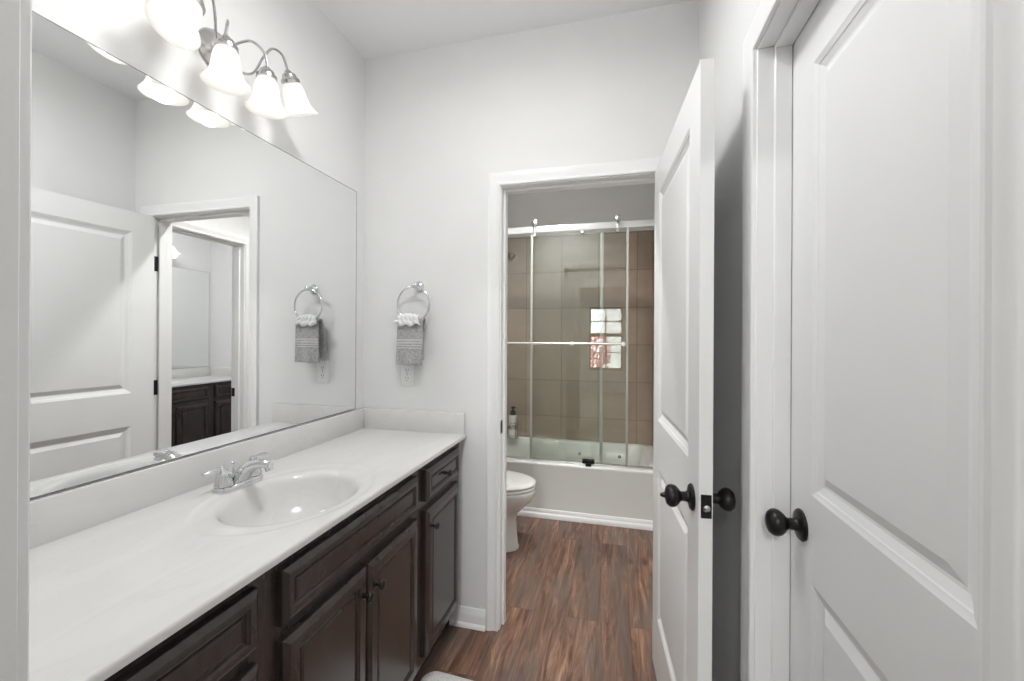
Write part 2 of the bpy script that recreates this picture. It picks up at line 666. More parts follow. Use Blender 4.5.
slabs('floor', [(-0.12, 3.34, 0.135, 3.96, -0.12, 0.0)], M['floor'], 'brown wood-look vinyl plank floor running to the tub', 'floor')
slabs('floor_bedroom', [(-1.6, 3.4, -4.22, 0.135, -0.12, 0.0)], M['bedfloor'], 'beige bedroom carpet behind the entry doorway', 'floor')
slabs('ceiling', [(-1.72, 3.52, -4.22, 3.96, H, H + 0.12)], M['ceiling'], 'plain white ceiling above the vanity and doorways', 'ceiling')
slabs('wall_left', [(-0.12, 0.0, 0.135, 3.96, 0, H)], M['wall'], 'pale grey wall behind the mirror and vanity light', 'wall')
# back wall with the doorway to the tub room
OPL, OPR, OPT = 0.718, 1.433, 2.047
slabs('wall_back', [(0.0, OPL - 0.018, D, D2, 0, H), (OPR + 0.018, W, D, D2, 0, H), (OPL - 0.018, OPR + 0.018, D, D2, OPT + 0.018, H)],
      M['wall'], 'pale grey end wall with towel ring and open doorway', 'wall')
# right wall: closet doorway and the doorway to the second vanity room
CY0, CY1 = 0.466, 1.099
TY0, TY1 = 1.985, 2.580
slabs('wall_right', [(W, W + 0.115, 0.135, CY0 - 0.018, 0, H), (W, W + 0.115, CY0 - 0.018, CY1 + 0.018, OPT + 0.018, H),
                     (W, W + 0.115, CY1 + 0.018, TY0 - 0.018, 0, H), (W, W + 0.115, TY0 - 0.018, TY1 + 0.018, OPT + 0.018, H),
                     (W, W + 0.115, TY1 + 0.018, 3.96, 0, H)],
      M['wall'], 'pale grey side wall holding the closed closet door', 'wall')
EL, ER = 0.7175, 1.470
slabs('wall_front', [(-0.12, EL - 0.018, 0.135, Y0, 0, H), (ER + 0.018, W, 0.135, Y0, 0, H), (EL - 0.018, ER + 0.018, 0.135, Y0, OPT + 0.018, H)],
      M['wall'], 'near wall around the entry doorway beside the vanity', 'wall')
slabs('wall_tub', [(0.0, W, BACKY, 3.96, 0, H)], M['wall'], 'grey wall above the taupe tile behind the tub', 'wall')
# unseen closet shell added to stop light leaks, and second vanity room
slabs('wall_closet', [(2.25, 2.33, 0.135, 1.35, 0, H), (W + 0.115, 2.25, 0.135, 0.215, 0, H)], M['wall'], 'unseen closet walls added behind the closed closet door against light leaks', 'wall')
X2 = 3.22
YE2 = 3.69
slabs('wall_second', [(W + 0.115, X2 + 0.12, 1.27, 1.35, 0, H), (X2, X2 + 0.12, 1.35, 3.96, 0, H), (W + 0.115, X2, YE2, 3.96, 0, H)],
      M['wall'], 'white walls of the second vanity room seen in the mirror', 'wall')
# bedroom
WX0, WX1, WZ0, WZ1 = 0.56, 1.42, 0.50, 2.12
BY = -4.1
slabs('wall_bedroom', [(-1.6, WX0, BY - 0.12, BY, 0, H), (WX1, 3.4, BY - 0.12, BY, 0, H), (WX0, WX1, BY - 0.12, BY, 0, WZ0), (WX0, WX1, BY - 0.12, BY, WZ1, H),
                       (-1.72, -1.6, -4.22, 0.25, 0, H), (3.4, 3.52, -4.22, 0.25, 0, H), (-1.6, -0.12, 0.135, 0.25, 0, H), (W, 3.4, 0.05, 0.135, 0, H)],
      M['wall'], 'bedroom walls behind the entry doorway around the window', 'wall')


# wall tile
def tile_wall(name, b, mat, label):
    bm = bmesh.new()
    box(bm, *b, bev=0.002, seg=1)
    tag(finish(name, bm, mat), label, 'wall tile', kind='structure')


tile_wall('wall_tile_back', (0.011, W - 0.011, BACKY - 0.01, BACKY, 0.38, 2.30), M['tile_x'], 'taupe square tile on the long wall behind the tub')
tile_wall('wall_tile_left', (0.0, 0.01, 3.02, BACKY, 0.0, 2.30), M['tile_y'], 'taupe tile on the shower head end of the tub')
tile_wall('wall_tile_right', (W - 0.01, W, 3.02, BACKY, 0.0, 2.30), M['tile_y'], 'taupe tile on the end of the tub away from the shower head')

# ------------------------------------------------------------------ casings and jambs
CASING = [(0, 0), (0, 0.0085), (0.003, 0.011), (0.008, 0.0115), (0.012, 0.009), (0.020, 0.0095), (0.030, 0.013), (0.042, 0.0165),
          (0.052, 0.017), (0.056, 0.0145), (0.057, 0.010), (0.057, 0)]


def casing_path(bm, a0, a1, zt, P, both=True):
    """U-shaped casing round an opening; P(a, d, z) maps along-wall coordinate, outward distance and height."""
    if both:
        st = lambda o, t: [P(a0 - o, t, 0), P(a0 - o, t, zt + o), P(a1 + o, t, zt + o), P(a1 + o, t, 0)]
    else:
        st = lambda o, t: [P(a0, t, zt + o), P(a1 + o, t, zt + o), P(a1 + o, t, 0)]
    sweep_frame(bm, st, CASING)


def door_trim(name, label, a0, a1, P, depth, stop0, stop1, back=True, front_both=True, back_both=True):
    """Empty with casing both sides, jamb and stops. P(a, d, z): d > 0 outwards from the front wall face, d = -depth the other face."""
    root = empty(name)
    tag(root, label, 'door trim', kind='structure')
    bm = bmesh.new()
    casing_path(bm, a0 - 0.005, a1 + 0.005, OPT + 0.005, P, front_both)
    finish('casing', bm, M['trim'], root)
    if back:
        bm = bmesh.new()
        casing_path(bm, a0 - 0.005, a1 + 0.005, OPT + 0.005, lambda a, d, z: P(a, -depth - d, z), back_both)
        finish('casing', bm, M['trim'], root)

    def pb(bm, aa, ab, da, db, za, zb, bev=0.001):
        p, q = Vector(P(aa, da, za)), Vector(P(ab, db, zb))
        box(bm, min(p.x, q.x), max(p.x, q.x), min(p.y, q.y), max(p.y, q.y), za, zb, bev, 1)

    for aa, ab in ((a0 - 0.017, a0), (a1, a1 + 0.017)):
        bm = bmesh.new()
        pb(bm, aa, ab, -depth, 0, 0, OPT)
        finish('jamb', bm, M['trim'], root)
    bm = bmesh.new()
    pb(bm, a0 - 0.017, a1 + 0.017, -depth, 0, OPT, OPT + 0.017)
    finish('head_jamb', bm, M['trim'], root)
    for aa, ab, za, zb in ((a0, a0 + 0.011, 0, OPT), (a1 - 0.011, a1, 0, OPT), (a0 + 0.011, a1 - 0.011, OPT - 0.011, OPT)):
        bm = bmesh.new()
        pb(bm, aa, ab, -stop1, -stop0, za, zb, 0.002)
        finish('door_stop', bm, M['trim'], root)
    return root


# doorway to the tub room (front face y = D, outward = -y)
P_back = lambda a, d, z: (a, D - d, z)
t1 = door_trim('trim_1', 'white moulded casing and jamb around the doorway to the tub', OPL, OPR, P_back, D2 - D, 0.038, 0.076)
bm = bmesh.new()
box(bm, OPL, OPL + 0.0015, D + 0.004, D + 0.032, 0.905, 0.965, 0.0006, 1)
box(bm, OPL, OPL + 0.004, D + 0.002, D + 0.008, 0.915, 0.955, 0.001, 1)
o = finish('strike_plate', bm, M['black'], t1)
o['label'] = 'dark metal strike plate'
for hz in (0.262, 1.042, 1.777):
    bm = bmesh.new()
    box(bm, OPR - 0.003, OPR + 0.001, D - 0.002, D + 0.0375, hz - 0.044, hz + 0.044, 0.0006, 1)
    o = finish('hinge_leaf', bm, M['black'], t1)
    o['label'] = 'black hinge leaf on the jamb'
# closet doorway (front face x = W, outward = -x)
P_right = lambda a, d, z: (W - d, a, z)
door_trim('trim_2', 'white casing and jamb around the closed closet door', CY0, CY1, P_right, 0.115, 0.034, 0.070, back=False)
# second doorway, seen in the mirror
t3 = door_trim('trim_3', 'white casing of the far doorway to the second vanity, seen in the mirror', TY0, TY1, P_right, 0.115, 0.038, 0.076, front_both=False)
bm = bmesh.new()
box(bm, W + 0.080, W + 0.112, TY1 - 0.004, TY1 + 0.0005, 0.88, 0.945, 0.0006, 1)
o = finish('strike_plate', bm, M['black'], t3)
o['label'] = 'dark metal strike plate'
# entry doorway the photo is taken through (front face y = Y0, outward = +y)
P_entry = lambda a, d, z: (a, Y0 + d, z)
door_trim('trim_4', 'white edge of the entry doorway casing in front of the vanity', EL, ER, P_entry, 0.115, 0.05, 0.085)

# ------------------------------------------------------------------ baseboards
BASE = [(0, 0), (0.014, 0), (0.014, 0.05), (0.012, 0.062), (0.009, 0.068), (0.008, 0.076), (0.004, 0.083), (0, 0.083)]
SHOE = [(0.014, 0), (0.026, 0), (0.025, 0.007), (0.021, 0.014), (0.014, 0.018)]


def baseboard(name, label, p0, p1, nrm):
    p0, p1, n = Vector(p0), Vector(p1), Vector(nrm)
    bm = bmesh.new()
    sweep_frame(bm, lambda o, t: [p0 + n * o + Vector((0, 0, t)), p1 + n * o + Vector((0, 0, t))], BASE)
    sweep_frame(bm, lambda o, t: [p0 + n * o + Vector((0, 0, t)), p1 + n * o + Vector((0, 0, t))], SHOE)
    tag(finish(name, bm, M['trim']), label, 'baseboard', kind='structure')


baseboard('baseboard_back', 'white baseboard between the vanity and the doorway casing', (0.48, D, 0), (0.655, D, 0), (0, -1, 0))
baseboard('baseboard_right', 'white baseboard on the side wall behind the open door', (W, 1.163, 0), (W, D - 0.03, 0), (-1, 0, 0))
baseboard('baseboard_tub_right', 'white baseboard on the wall beside the tub, hidden by the open door', (W, 2.643, 0), (W, 3.02, 0), (-1, 0, 0))
baseboard('baseboard_tub_left', 'white baseboard behind the toilet', (0, D2 + 0.03, 0), (0, 3.02, 0), (1, 0, 0))
baseboard('baseboard_second', 'white baseboard at the end of the second vanity', (1.74, YE2, 0), (2.70, YE2, 0), (0, -1, 0))
# small trim along the foot of the tub
bm = bmesh.new()
TS = [(0, 0), (0.026, 0), (0.026, 0.022), (0.020, 0.032), (0.013, 0.036), (0.012, 0.050), (0.006, 0.060), (0, 0.062)]
sweep_frame(bm, lambda o, t: [(0.014, TUBY - o, t), (W - 0.012, TUBY - o, t)], TS)
tag(finish('trim_5', bm, M['trim']), 'white quarter-round trim along the foot of the tub', 'trim', kind='structure')

# ================================================================== DOORS
PANEL_PROF = [(0, 0), (0.003, -0.0015), (0.011, -0.004), (0.0125, -0.006), (0.026, -0.0115), (0.031, -0.012), (0.051, -0.0035), (0.056, -0.003)]


def door_leaf(name, width, height, thick, parent):
    """Two-panel moulded leaf; local x 0..width, y -thick..0, z 0..height. Panels on both faces."""
    bm = bmesh.new()
    st = 0.110
    zs = [(0.235, 0.836), (1.018, height - 0.112)]
    for sgn, y in ((-1, -thick), (1, 0.0)):
        P = lambda u, v, d: (u, y + sgn * d, v)
        q = lambda u0, u1, v0, v1: bm.faces.new([bm.verts.new(P(u, v, 0)) for u, v in ((u0, v0), (u1, v0), (u1, v1), (u0, v1))])
        q(0, st, 0, height)
        q(width - st, width, 0, height)
        q(st, width - st, 0, zs[0][0])
        q(st, width - st, zs[0][1], zs[1][0])
        q(st, width - st, zs[1][1], height)
        for v0, v1 in zs:
            rect_rings(bm, st, width - st, v0, v1, PANEL_PROF, P)
    for c in (((0, -thick, 0), (0, 0, 0), (0, 0, height), (0, -thick, height)),
              ((width, -thick, 0), (width, 0, 0), (width, 0, height), (width, -thick, height)),
              ((0, -thick, 0), (width, -thick, 0), (width, 0, 0), (0, 0, 0)),
              ((0, -thick, height), (width, -thick, height), (width, 0, height), (0, 0, height))):
        bm.faces.new([bm.verts.new(p) for p in c])
    bmesh.ops.remove_doubles(bm, verts=bm.verts[:], dist=0.0002)
    return finish(name, bm, M['door'], parent, angle=12)


KNOB = [(0.0, 0.0), (0.033, 0.0), (0.034, 0.003), (0.031, 0.007), (0.025, 0.009), (0.015, 0.011), (0.0125, 0.016), (0.012, 0.026), (0.0135, 0.030),
        (0.0205, 0.035), (0.0265, 0.042), (0.029, 0.050), (0.0275, 0.058), (0.022, 0.0645), (0.013, 0.068), (0.0, 0.069)]


def door_knob(parent, loc, direction, label, turn=False):
    d = Vector(direction)
    rot = d.to_track_quat('Z', 'Y').to_matrix().to_4x4()
    bm = bmesh.new()
    prof = KNOB[:]
    if turn:
        prof = KNOB[:-2] + [(0.013, 0.0675), (0.007, 0.069), (0.0055, 0.076), (0.003, 0.080), (0.0, 0.081)]
    lathe(bm, prof[6:], 32, Matrix.Translation(loc) @ rot)
    k = finish('knob', bm, M['bronze'], parent)
    k['label'] = label
    bm = bmesh.new()
    lathe(bm, prof[:7], 32, Matrix.Translation(loc) @ rot)
    r = finish('rosette', bm, M['bronze'], parent)
    return k


# open door to the tub room
DL = 0.725
HX, HY = 1.424, 1.8215
ang = math.atan2(1.091 - 1.8242, 1.4273 - 1.3818)
d1 = empty('door_1', (HX - 0.036, HY, 0.012), ang)
tag(d1, 'white two-panel door standing open in front of the tub-room doorway', 'door', kind='structure')
# local +x runs from hinges to free edge; after rotation local -y faces -x of the room (the visible face)
T = 0.0325
leaf = door_leaf('door_leaf', DL, 2.030, T, d1)
leaf.location = (0, T, 0)
KX = DL - 0.062
door_knob(d1, (KX, 0.0, 0.929), (0, -1, 0), 'dark bronze privacy knob with turn button', True)
door_knob(d1, (KX, T, 0.929), (0, 1, 0), 'dark bronze knob on the hidden face')
bm = bmesh.new()
box(bm, DL - 0.0005, DL + 0.0015, 0.005, 0.030, 0.901, 0.959, 0.0006, 1)
lp = finish('latch_plate', bm, M['black'], d1)
lp['label'] = 'black latch plate on the door edge'
bm = bmesh.new()
lathe(bm, [(0.0, 0.0), (0.0085, 0.0), (0.0085, 0.006), (0.004, 0.011), (0.0, 0.011)], 20, Matrix.Translation((DL + 0.0015, 0.0175, 0.927)) @ Matrix.Rotation(R(90), 4, 'Y'))
finish('latch_bolt', bm, M['nickel'], d1)
for hz in (0.25, 1.03, 1.765):
    bm = bmesh.new()
    box(bm, -0.0025, 0.0005, 0.002, 0.032, hz - 0.044, hz + 0.044, 0.0006, 1)
    tube(bm, [(-0.004, T + 0.003, hz - 0.045), (-0.004, T + 0.003, hz + 0.045)], 0.0055, 12)
    h = finish('hinge', bm, M['black'], d1)
    h['label'] = 'black butt hinge'

# closed closet door, hinged on the camera side; visible face looks towards -x
CW = CY1 - CY0 - 0.006
d2 = empty('door_2', (W + 0.071, CY1 - 0.003, 0.012), R(-90))
tag(d2, 'closed white two-panel closet door nearest the camera', 'door', kind='structure')
leaf2 = door_leaf('door_leaf', CW, 2.030, T, d2)
leaf2.location = (0, T, 0)
door_knob(d2, (0.064, 0.0, 0.936), (0, -1, 0), 'dark bronze round knob')

# ================================================================== VANITY (local frame: x along the wall, front towards -y)
FRONT_Y = -0.516          # face frame front
FT = 0.019                # thickness of drawer and door fronts
FPROF = [(0, 0), (0.0, 0.014), (0.001, 0.0175), (0.004, 0.0200), (0.011, 0.0228), (0.015, 0.0252), (0.019, 0.0260), (0.040, 0.0260), (0.0415, 0.0228), (0.046, 0.0215),
         (0.048, 0.0172), (0.051, 0.0165), (0.0535, 0.0200), (0.060, 0.0218), (0.066, 0.0218)]
DPROF = [(0, 0), (0.0, 0.014), (0.001, 0.0175), (0.004, 0.0200), (0.009, 0.0228), (0.012, 0.0252), (0.015, 0.0260), (0.026, 0.0260), (0.0275, 0.0228), (0.031, 0.0215),
         (0.033, 0.0172), (0.036, 0.0165), (0.0385, 0.0200), (0.044, 0.0218), (0.048, 0.0218)]
CKNOB = [(0.0, 0.0), (0.009, 0.0), (0.009, 0.002), (0.0055, 0.004), (0.005, 0.014), (0.0075, 0.017), (0.0125, 0.020), (0.0145, 0.024), (0.013, 0.028), (0.008, 0.031), (0.0, 0.032)]


def front_panel(name, u0, u1, v0, v1, parent, knob=None, drawer=False, label=None):
    bm = bmesh.new()
    P = lambda u, v, d: (u, FRONT_Y - d, v)
    rect_rings(bm, u0, u1, v0, v1, DPROF if drawer else FPROF, P)
    o = finish(name, bm, M['espresso'], parent, angle=14)
    if label:
        o['label'] = label
    if knob:
        kb = bmesh.new()
        lathe(kb, CKNOB, 24, Matrix.Translation((knob[0], FRONT_Y - (0.0218 if drawer else 0.026), knob[1])) @ Matrix.Rotation(R(90), 4, 'X'))
        k = finish('knob', kb, M['bronze'], o)
        k['label'] = 'small dark bronze knob'
    return o


CT0 = 0.877               # cabinet top


def cabinet(name, label, u0, u1, parent, openings, end_right=False):
    """Carcass with a face frame; openings are drawn as dark recess lines between the fronts."""
    root = empty(name, (0, 0, 0), 0, None)
    bm = bmesh.new()
    box(bm, u0, u0 + 0.018, FRONT_Y + 0.019, -0.003, 0.09, CT0)
    box(bm, u1 - 0.018, u1, FRONT_Y + 0.019, -0.003, 0.09, CT0)
    box(bm, u0 + 0.018, u1 - 0.018, FRONT_Y + 0.019, -0.003, 0.09, 0.108)
    box(bm, u0 + 0.018, u1 - 0.018, -0.012, -0.003, 0.108, CT0)
    finish('carcass', bm, M['espresso'], root, smooth=False)
    bm = bmesh.new()
    y0, y1 = FRONT_Y, FRONT_Y + 0.019
    s = 0.032
    box(bm, u0, u0 + s, y0, y1, 0.09, CT0, 0.001, 1)
    box(bm, u1 - s, u1, y0, y1, 0.09, CT0, 0.001, 1)
    box(bm, u0 + s, u1 - s, y0, y1, 0.09, 0.125, 0.0005, 1)
    box(bm, u0 + s, u1 - s, y0, y1, CT0 - 0.035, CT0, 0.0005, 1)
    for z in openings:
        box(bm, u0 + s, u1 - s, y0, y1, z - 0.02, z + 0.02, 0.0005, 1)
    finish('face_frame', bm, M['espresso'], root)
    bm = bmesh.new()
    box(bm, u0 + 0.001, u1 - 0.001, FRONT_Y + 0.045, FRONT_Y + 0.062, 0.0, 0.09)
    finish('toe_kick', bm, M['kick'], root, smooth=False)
    return root


def build_vanity(place, second=False):
    """place(root) puts each unit where it stands. Along-wall coordinates are those of the first vanity."""
    where = 'second vanity seen in the mirror' if second else 'vanity'
    c = cabinet('drawer_base', '', 0.268, 0.722, None, (0.706, 0.412))
    tag(c, 'dark espresso drawer cabinet at the camera end of the vanity' if not second else 'dark drawer cabinet of the mirrored second vanity, nearest its doorway', 'cabinet', 'dark vanity cabinets')
    front_panel('drawer', 0.312, 0.687, 0.722, 0.846, c, (0.5, 0.784), True)
    front_panel('drawer', 0.312, 0.687, 0.428, 0.692, c, (0.5, 0.560), True)
    front_panel('drawer', 0.312, 0.687, 0.125, 0.396, c, (0.5, 0.26), True)
    place(c)
    c = cabinet('sink_base', '', 0.722, 1.424, None, (0.706,))
    tag(c, 'dark espresso sink cabinet with two raised-panel doors under the basin' if not second else 'dark sink cabinet of the second vanity, reflected in the mirror', 'cabinet', 'dark vanity cabinets')
    front_panel('false_front', 0.748, 1.378, 0.722, 0.846, c, None, True)
    front_panel('door', 0.750, 1.061, 0.125, 0.690, c, (1.034, 0.618))
    front_panel('door', 1.067, 1.378, 0.125, 0.690, c, (1.094, 0.618))
    bm = bmesh.new()
    box(bm, 1.046, 1.082, FRONT_Y + 0.001, FRONT_Y + 0.018, 0.12, 0.66)
    finish('mullion', bm, M['espresso'], c, smooth=False)
    place(c)
    c = cabinet('end_base', '', 1.424, 1.833, None, (0.706,))
    tag(c, 'narrow dark cabinet with one drawer over one door at the doorway end' if not second else 'narrow dark drawer-over-door cabinet ending the mirrored second vanity', 'cabinet', 'dark vanity cabinets')
    front_panel('drawer', 1.450, 1.784, 0.722, 0.843, c, (1.617, 0.782), True)
    front_panel('door', 1.450, 1.784, 0.125, 0.688, c, (1.480, 0.622))
    place(c)


def place_first(o):
    o.rotation_euler = (0, 0, R(90))


def place_second(o):
    o.rotation_euler = (0, 0, R(-90))
    o.scale = (-1, 1, 1)
    o.location = (X2, YE2 - D, 0)


build_vanity(place_first)
build_vanity(place_second, True)

# ------------------------------------------------------------------ one-piece top with basin
TOPZ = 0.896


def vanity_top(label, second=False):
    root = empty('countertop')
    tag(root, label, 'countertop')
    bm = bmesh.new()
    # local: x along wall, y = -(distance from wall)
    u0, u1, y0, y1 = 0.256, 1.833, -0.5445, -0.002
    ecx, ecy = 1.02, -0.318
    n = 96
    angs = [2 * pi * i / n for i in range(n)]
    for cx, cy in ((u0, y0), (u1, y0), (u1, y1), (u0, y1)):
        a = math.atan2(cy - ecy, cx - ecx) % (2 * pi)
        k = min(range(n), key=lambda i: abs(angs[i] - a))
        angs[k] = a

    def on_rect(a):
        dx, dy = cos(a), sin(a)
        t = []
        if dx > 1e-9: t.append((u1 - ecx) / dx)
        if dx < -1e-9: t.append((u0 - ecx) / dx)
        if dy > 1e-9: t.append((y1 - ecy) / dy)
        if dy < -1e-9: t.append((y0 - ecy) / dy)
        s = min(t)
        return ecx + dx * s, ecy + dy * s

    rings = []
    outer = [on_rect(a) for a in angs]

    def expand(off, z):
        out = []
        for x, y in outer:
            out.append((min(max(x, u0 - off if x <= u0 + 1e-6 else x), u1 + off) if False else (x + (off if x >= u1 - 1e-6 else 0) * 0 - (off if x <= u0 + 1e-6 else 0) * 0),
                        y - (off if y <= y0 + 1e-6 else 0), z))
        return out

    for off, z in ((0.003, -0.0185), (0.0055, -0.017), (0.0055, -0.008), (0.0052, -0.005), (0.004, -0.002), (0.002, -0.0004), (0.0, 0.0)):
        rings.append(expand(off, TOPZ + z))

    def er(a, b, z, cx=ecx, cy=ecy):
        out = []
        for t in angs:
            tt = math.atan2(sin(t) / 1.0, cos(t))
            # radius of the ellipse in direction t, about the shared centre
            r = 1.0 / math.sqrt((cos(tt) / a) ** 2 + (sin(tt) / b) ** 2)
            out.append((cx + r * cos(tt), cy + r * sin(tt), TOPZ + z))
        return out

    for a, b, z in ((0.278, 0.212, 0.0), (0.270, 0.207, -0.0006), (0.262, 0.202, -0.0022), (0.254, 0.196, -0.0030), (0.228, 0.185, -0.0034), (0.210, 0.178, -0.0044), (0.200, 0.172, -0.0080),
                    (0.192, 0.166, -0.015), (0.187, 0.161, -0.026), (0.178, 0.153, -0.050), (0.163, 0.139, -0.080), (0.140, 0.118, -0.107), (0.105, 0.088, -0.126),
                    (0.060, 0.050, -0.135), (0.022, 0.022, -0.137)):
        rings.append(er(a, b, z))
    loft(bm, rings, cap0=False, cap1=True)
    finish('deck', bm, M['marble'], root, angle=40)
    bm = bmesh.new()
    lathe(bm, [(0.0, 0.0), (0.020, 0.0), (0.021, 0.002), (0.017, 0.003), (0.015, 0.001), (0.0, 0.001)], 24, Matrix.Translation((ecx, ecy, TOPZ - 0.137)))
    dr = finish('drain', bm, M['chrome'], root)
    dr['label'] = 'chrome basin drain'
    bm = bmesh.new()
    box(bm, 0.252, 1.813, -0.020, -0.002, TOPZ - 0.001, 0.996, 0.003, 2)
    finish('backsplash', bm, M['marble'], root)
    bm = bmesh.new()
    box(bm, 1.8135, 1.8335, -0.547, -0.002, TOPZ - 0.001, 0.996, 0.003, 2)
    finish('side_splash', bm, M['marble'], root)
    return root


place_first(vanity_top('white cultured marble vanity top with oval basin and splash boards'))
place_second(vanity_top('white countertop of the second vanity, seen through doorways in the mirror', True))

# ------------------------------------------------------------------ mirrors
def wall_mirror(label, u0, u1, z0, z1):
    root = empty('wall_mirror')
    tag(root, label, 'mirror')
    bm = bmesh.new()
    box(bm, u0, u1, -0.0055, -0.0005, z0, z1)
    finish('backing', bm, M['mirror_edge'], root, smooth=False)
    bm = bmesh.new()
    vs = [bm.verts.new(p) for p in ((u0 + 0.001, -0.006, z0 + 0.001), (u1 - 0.001, -0.006, z0 + 0.001), (u1 - 0.001, -0.006, z1 - 0.001), (u0 + 0.001, -0.006, z1 - 0.001))]
    bm.faces.new(vs)
    bm.normal_update()
    finish('glass', bm, M['mirror'], root, smooth=False, recalc=False)
    bm = bmesh.new()
    for a in ((u0, u0 + 0.0018, z0, z1), (u1 - 0.0018, u1, z0, z1), (u0, u1, z1 - 0.0018, z1), (u0, u1, z0, z0 + 0.0022)):
        box(bm, a[0], a[1], -0.0066, -0.0054, a[2], a[3])
    finish('edge', bm, M['mirror_edge'], root, smooth=False)
    return root


place_first(wall_mirror('large frameless wall mirror above the vanity backsplash', 0.262, 1.7635, 1.0, 2.057))
place_second(wall_mirror('frameless mirror over the second vanity, seen through the reflected doorways', 0.262, 1.812, 1.0, 2.057))

# ------------------------------------------------------------------ faucet (room coordinates)
def faucet():
    fx, fy = 0.112, 1.026
    z0 = TOPZ - 0.0045
    root = empty('faucet', (fx, fy, z0))
    tag(root, 'chrome two-handle centerset faucet on the back edge of the basin', 'faucet')
    bm = bmesh.new()

    def stadium(hl, r, z, n=40):
        out = []
        for i in range(n):
            t = 2 * pi * i / n
            out.append((r * cos(t), (hl if sin(t) >= 0 else -hl) + r * sin(t), z))
        return out

    loft(bm, [stadium(0.051, 0.027, 0), stadium(0.051, 0.028, 0.003), stadium(0.051, 0.027, 0.014), stadium(0.051, 0.024, 0.019), stadium(0.051, 0.018, 0.0205)])
    finish('base', bm, M['chrome'], root)
    for s in (-1, 1):
        bm = bmesh.new()
        lathe(bm, [(0.0, 0.018), (0.025, 0.018), (0.0245, 0.024), (0.022, 0.030), (0.020, 0.046), (0.0185, 0.055), (0.014, 0.060), (0.011, 0.064), (0.0115, 0.070), (0.009, 0.076), (0.0, 0.078)],
              28, Matrix.Translation((0, 0.051 * s, 0.003)))
        tube(bm, catmull([(0, 0.051 * s, 0.072), (-0.002, 0.070 * s, 0.075), (-0.004, 0.090 * s, 0.075), (-0.006, 0.110 * s, 0.071)], 5), [0.007, 0.0075, 0.010, 0.0115, 0.008], 14, flat=(1.0, 0.42))
        finish('handle', bm, M['chrome'], root)
    bm = bmesh.new()
    tube(bm, catmull([(-0.006, 0, 0.008), (0.008, 0, 0.034), (0.032, 0, 0.058), (0.064, 0, 0.073), (0.096, 0, 0.079), (0.117, 0, 0.078)], 6),
         [0.026, 0.0255, 0.022, 0.0175, 0.0150, 0.0135], 22, flat=(1.05, 0.85))
    tube(bm, [(0.107, 0, 0.076), (0.115, 0, 0.058)], [0.0108, 0.0112], 18)
    finish('spout', bm, M['chrome'], root)
    bm = bmesh.new()
    lathe(bm, [(0.0025, 0.016), (0.0025, 0.066), (0.006, 0.070), (0.0065, 0.075), (0.0, 0.080)], 14, Matrix.Translation((-0.022, 0.0, 0.0)))
    finish('lift_rod', bm, M['chrome'], root)
    return root


faucet()

# ================================================================== VANITY LIGHT
def vanity_light(label):
    """Local: x along the wall, front towards -y, origin at the back plate."""
    root = empty('vanity_light')
    tag(root, label, 'wall light', 'four-light vanity fixtures')
    bm = bmesh.new()
    rot = Matrix.Rotation(R(90), 4, 'X')
    lathe(bm, [(0.0, 0.0), (0.062, 0.0), (0.064, 0.004), (0.060, 0.012), (0.046, 0.020), (0.040, 0.028), (0.026, 0.034), (0.014, 0.040), (0.0, 0.042)], 36, rot)
    finish('back_plate', bm, M['nickel'], root)
    specs = []
    for s in (-1, 1):
        # inner lamp: upright; outer lamp: splayed outwards
        specs.append((s * 0.072, -0.125, -0.052, 0.0))
        specs.append((s * 0.172, -0.125, -0.004, s * R(27)))
    for i, (px, py, pz, tilt) in enumerate(specs):
        s = 1 if px > 0 else -1
        bm = bmesh.new()
        if abs(px) < 0.1:
            pts = [(s * 0.010, -0.034, 0.004), (s * 0.020, -0.060, 0.030), (s * 0.042, -0.094, 0.048), (s * 0.064, -0.120, 0.026), (s * 0.072, -0.125, -0.006), (s * 0.072, -0.125, -0.028)]
        else:
            pts = [(s * 0.012, -0.034, -0.006), (s * 0.034, -0.055, -0.046), (s * 0.064, -0.078, -0.038), (s * 0.084, -0.098, 0.022), (s * 0.106, -0.113, 0.064), (s * 0.138, -0.123, 0.062), (s * 0.160, -0.125, 0.024)]
        tube(bm, catmull(pts, 7), 0.0040, 10)
        arm = finish('arm', bm, M['nickel'], root)
        A = Matrix.Translation((px, py, pz)) @ Matrix.Rotation(-tilt, 4, 'Y')
        bm = bmesh.new()
        lathe(bm, [(0.0, 0.030), (0.009, 0.030), (0.012, 0.024), (0.021, 0.018), (0.024, 0.010), (0.027, 0.004), (0.0305, 0.002), (0.0305, -0.008), (0.026, -0.010), (0.0, -0.010)], 28, A)
        finish('socket_cup', bm, M['nickel'], arm)
        bm = bmesh.new()
        bell = [(0.024, -0.006), (0.028, -0.012), (0.033, -0.024), (0.0365, -0.040), (0.0385, -0.058), (0.0415, -0.074), (0.047, -0.088), (0.055, -0.100), (0.0615, -0.107)]
        inner = [(r - 0.003, z - 0.0005) for r, z in bell[::-1]]
        lathe(bm, bell + [(0.0605, -0.1085)] + inner, 40, A, closed_ends=False)
        sh = finish('glass_shade', bm, M['shade'], root, angle=60)
        sh['label'] = 'lit frosted white bell shade'
        bm = bmesh.new()
        lathe(bm, [(0.0, -0.010), (0.013, -0.010), (0.013, -0.030), (0.017, -0.036), (0.024, -0.050), (0.0265, -0.064), (0.024, -0.077), (0.014, -0.087), (0.0, -0.090)], 24, A)
        finish('bulb', bm, M['bulb'], sh)
        ld = bpy.data.lights.new('bulb_light', 'POINT')
        ld.energy = BULB_W
        ld.color = (1.0, 0.992, 0.98)
        ld.shadow_soft_size = 0.03
        lo = bpy.data.objects.new('bulb_light', ld)
        COL.objects.link(lo)
        lo.parent = root
        lo.location = A @ Vector((0, 0, -0.104))
    return root


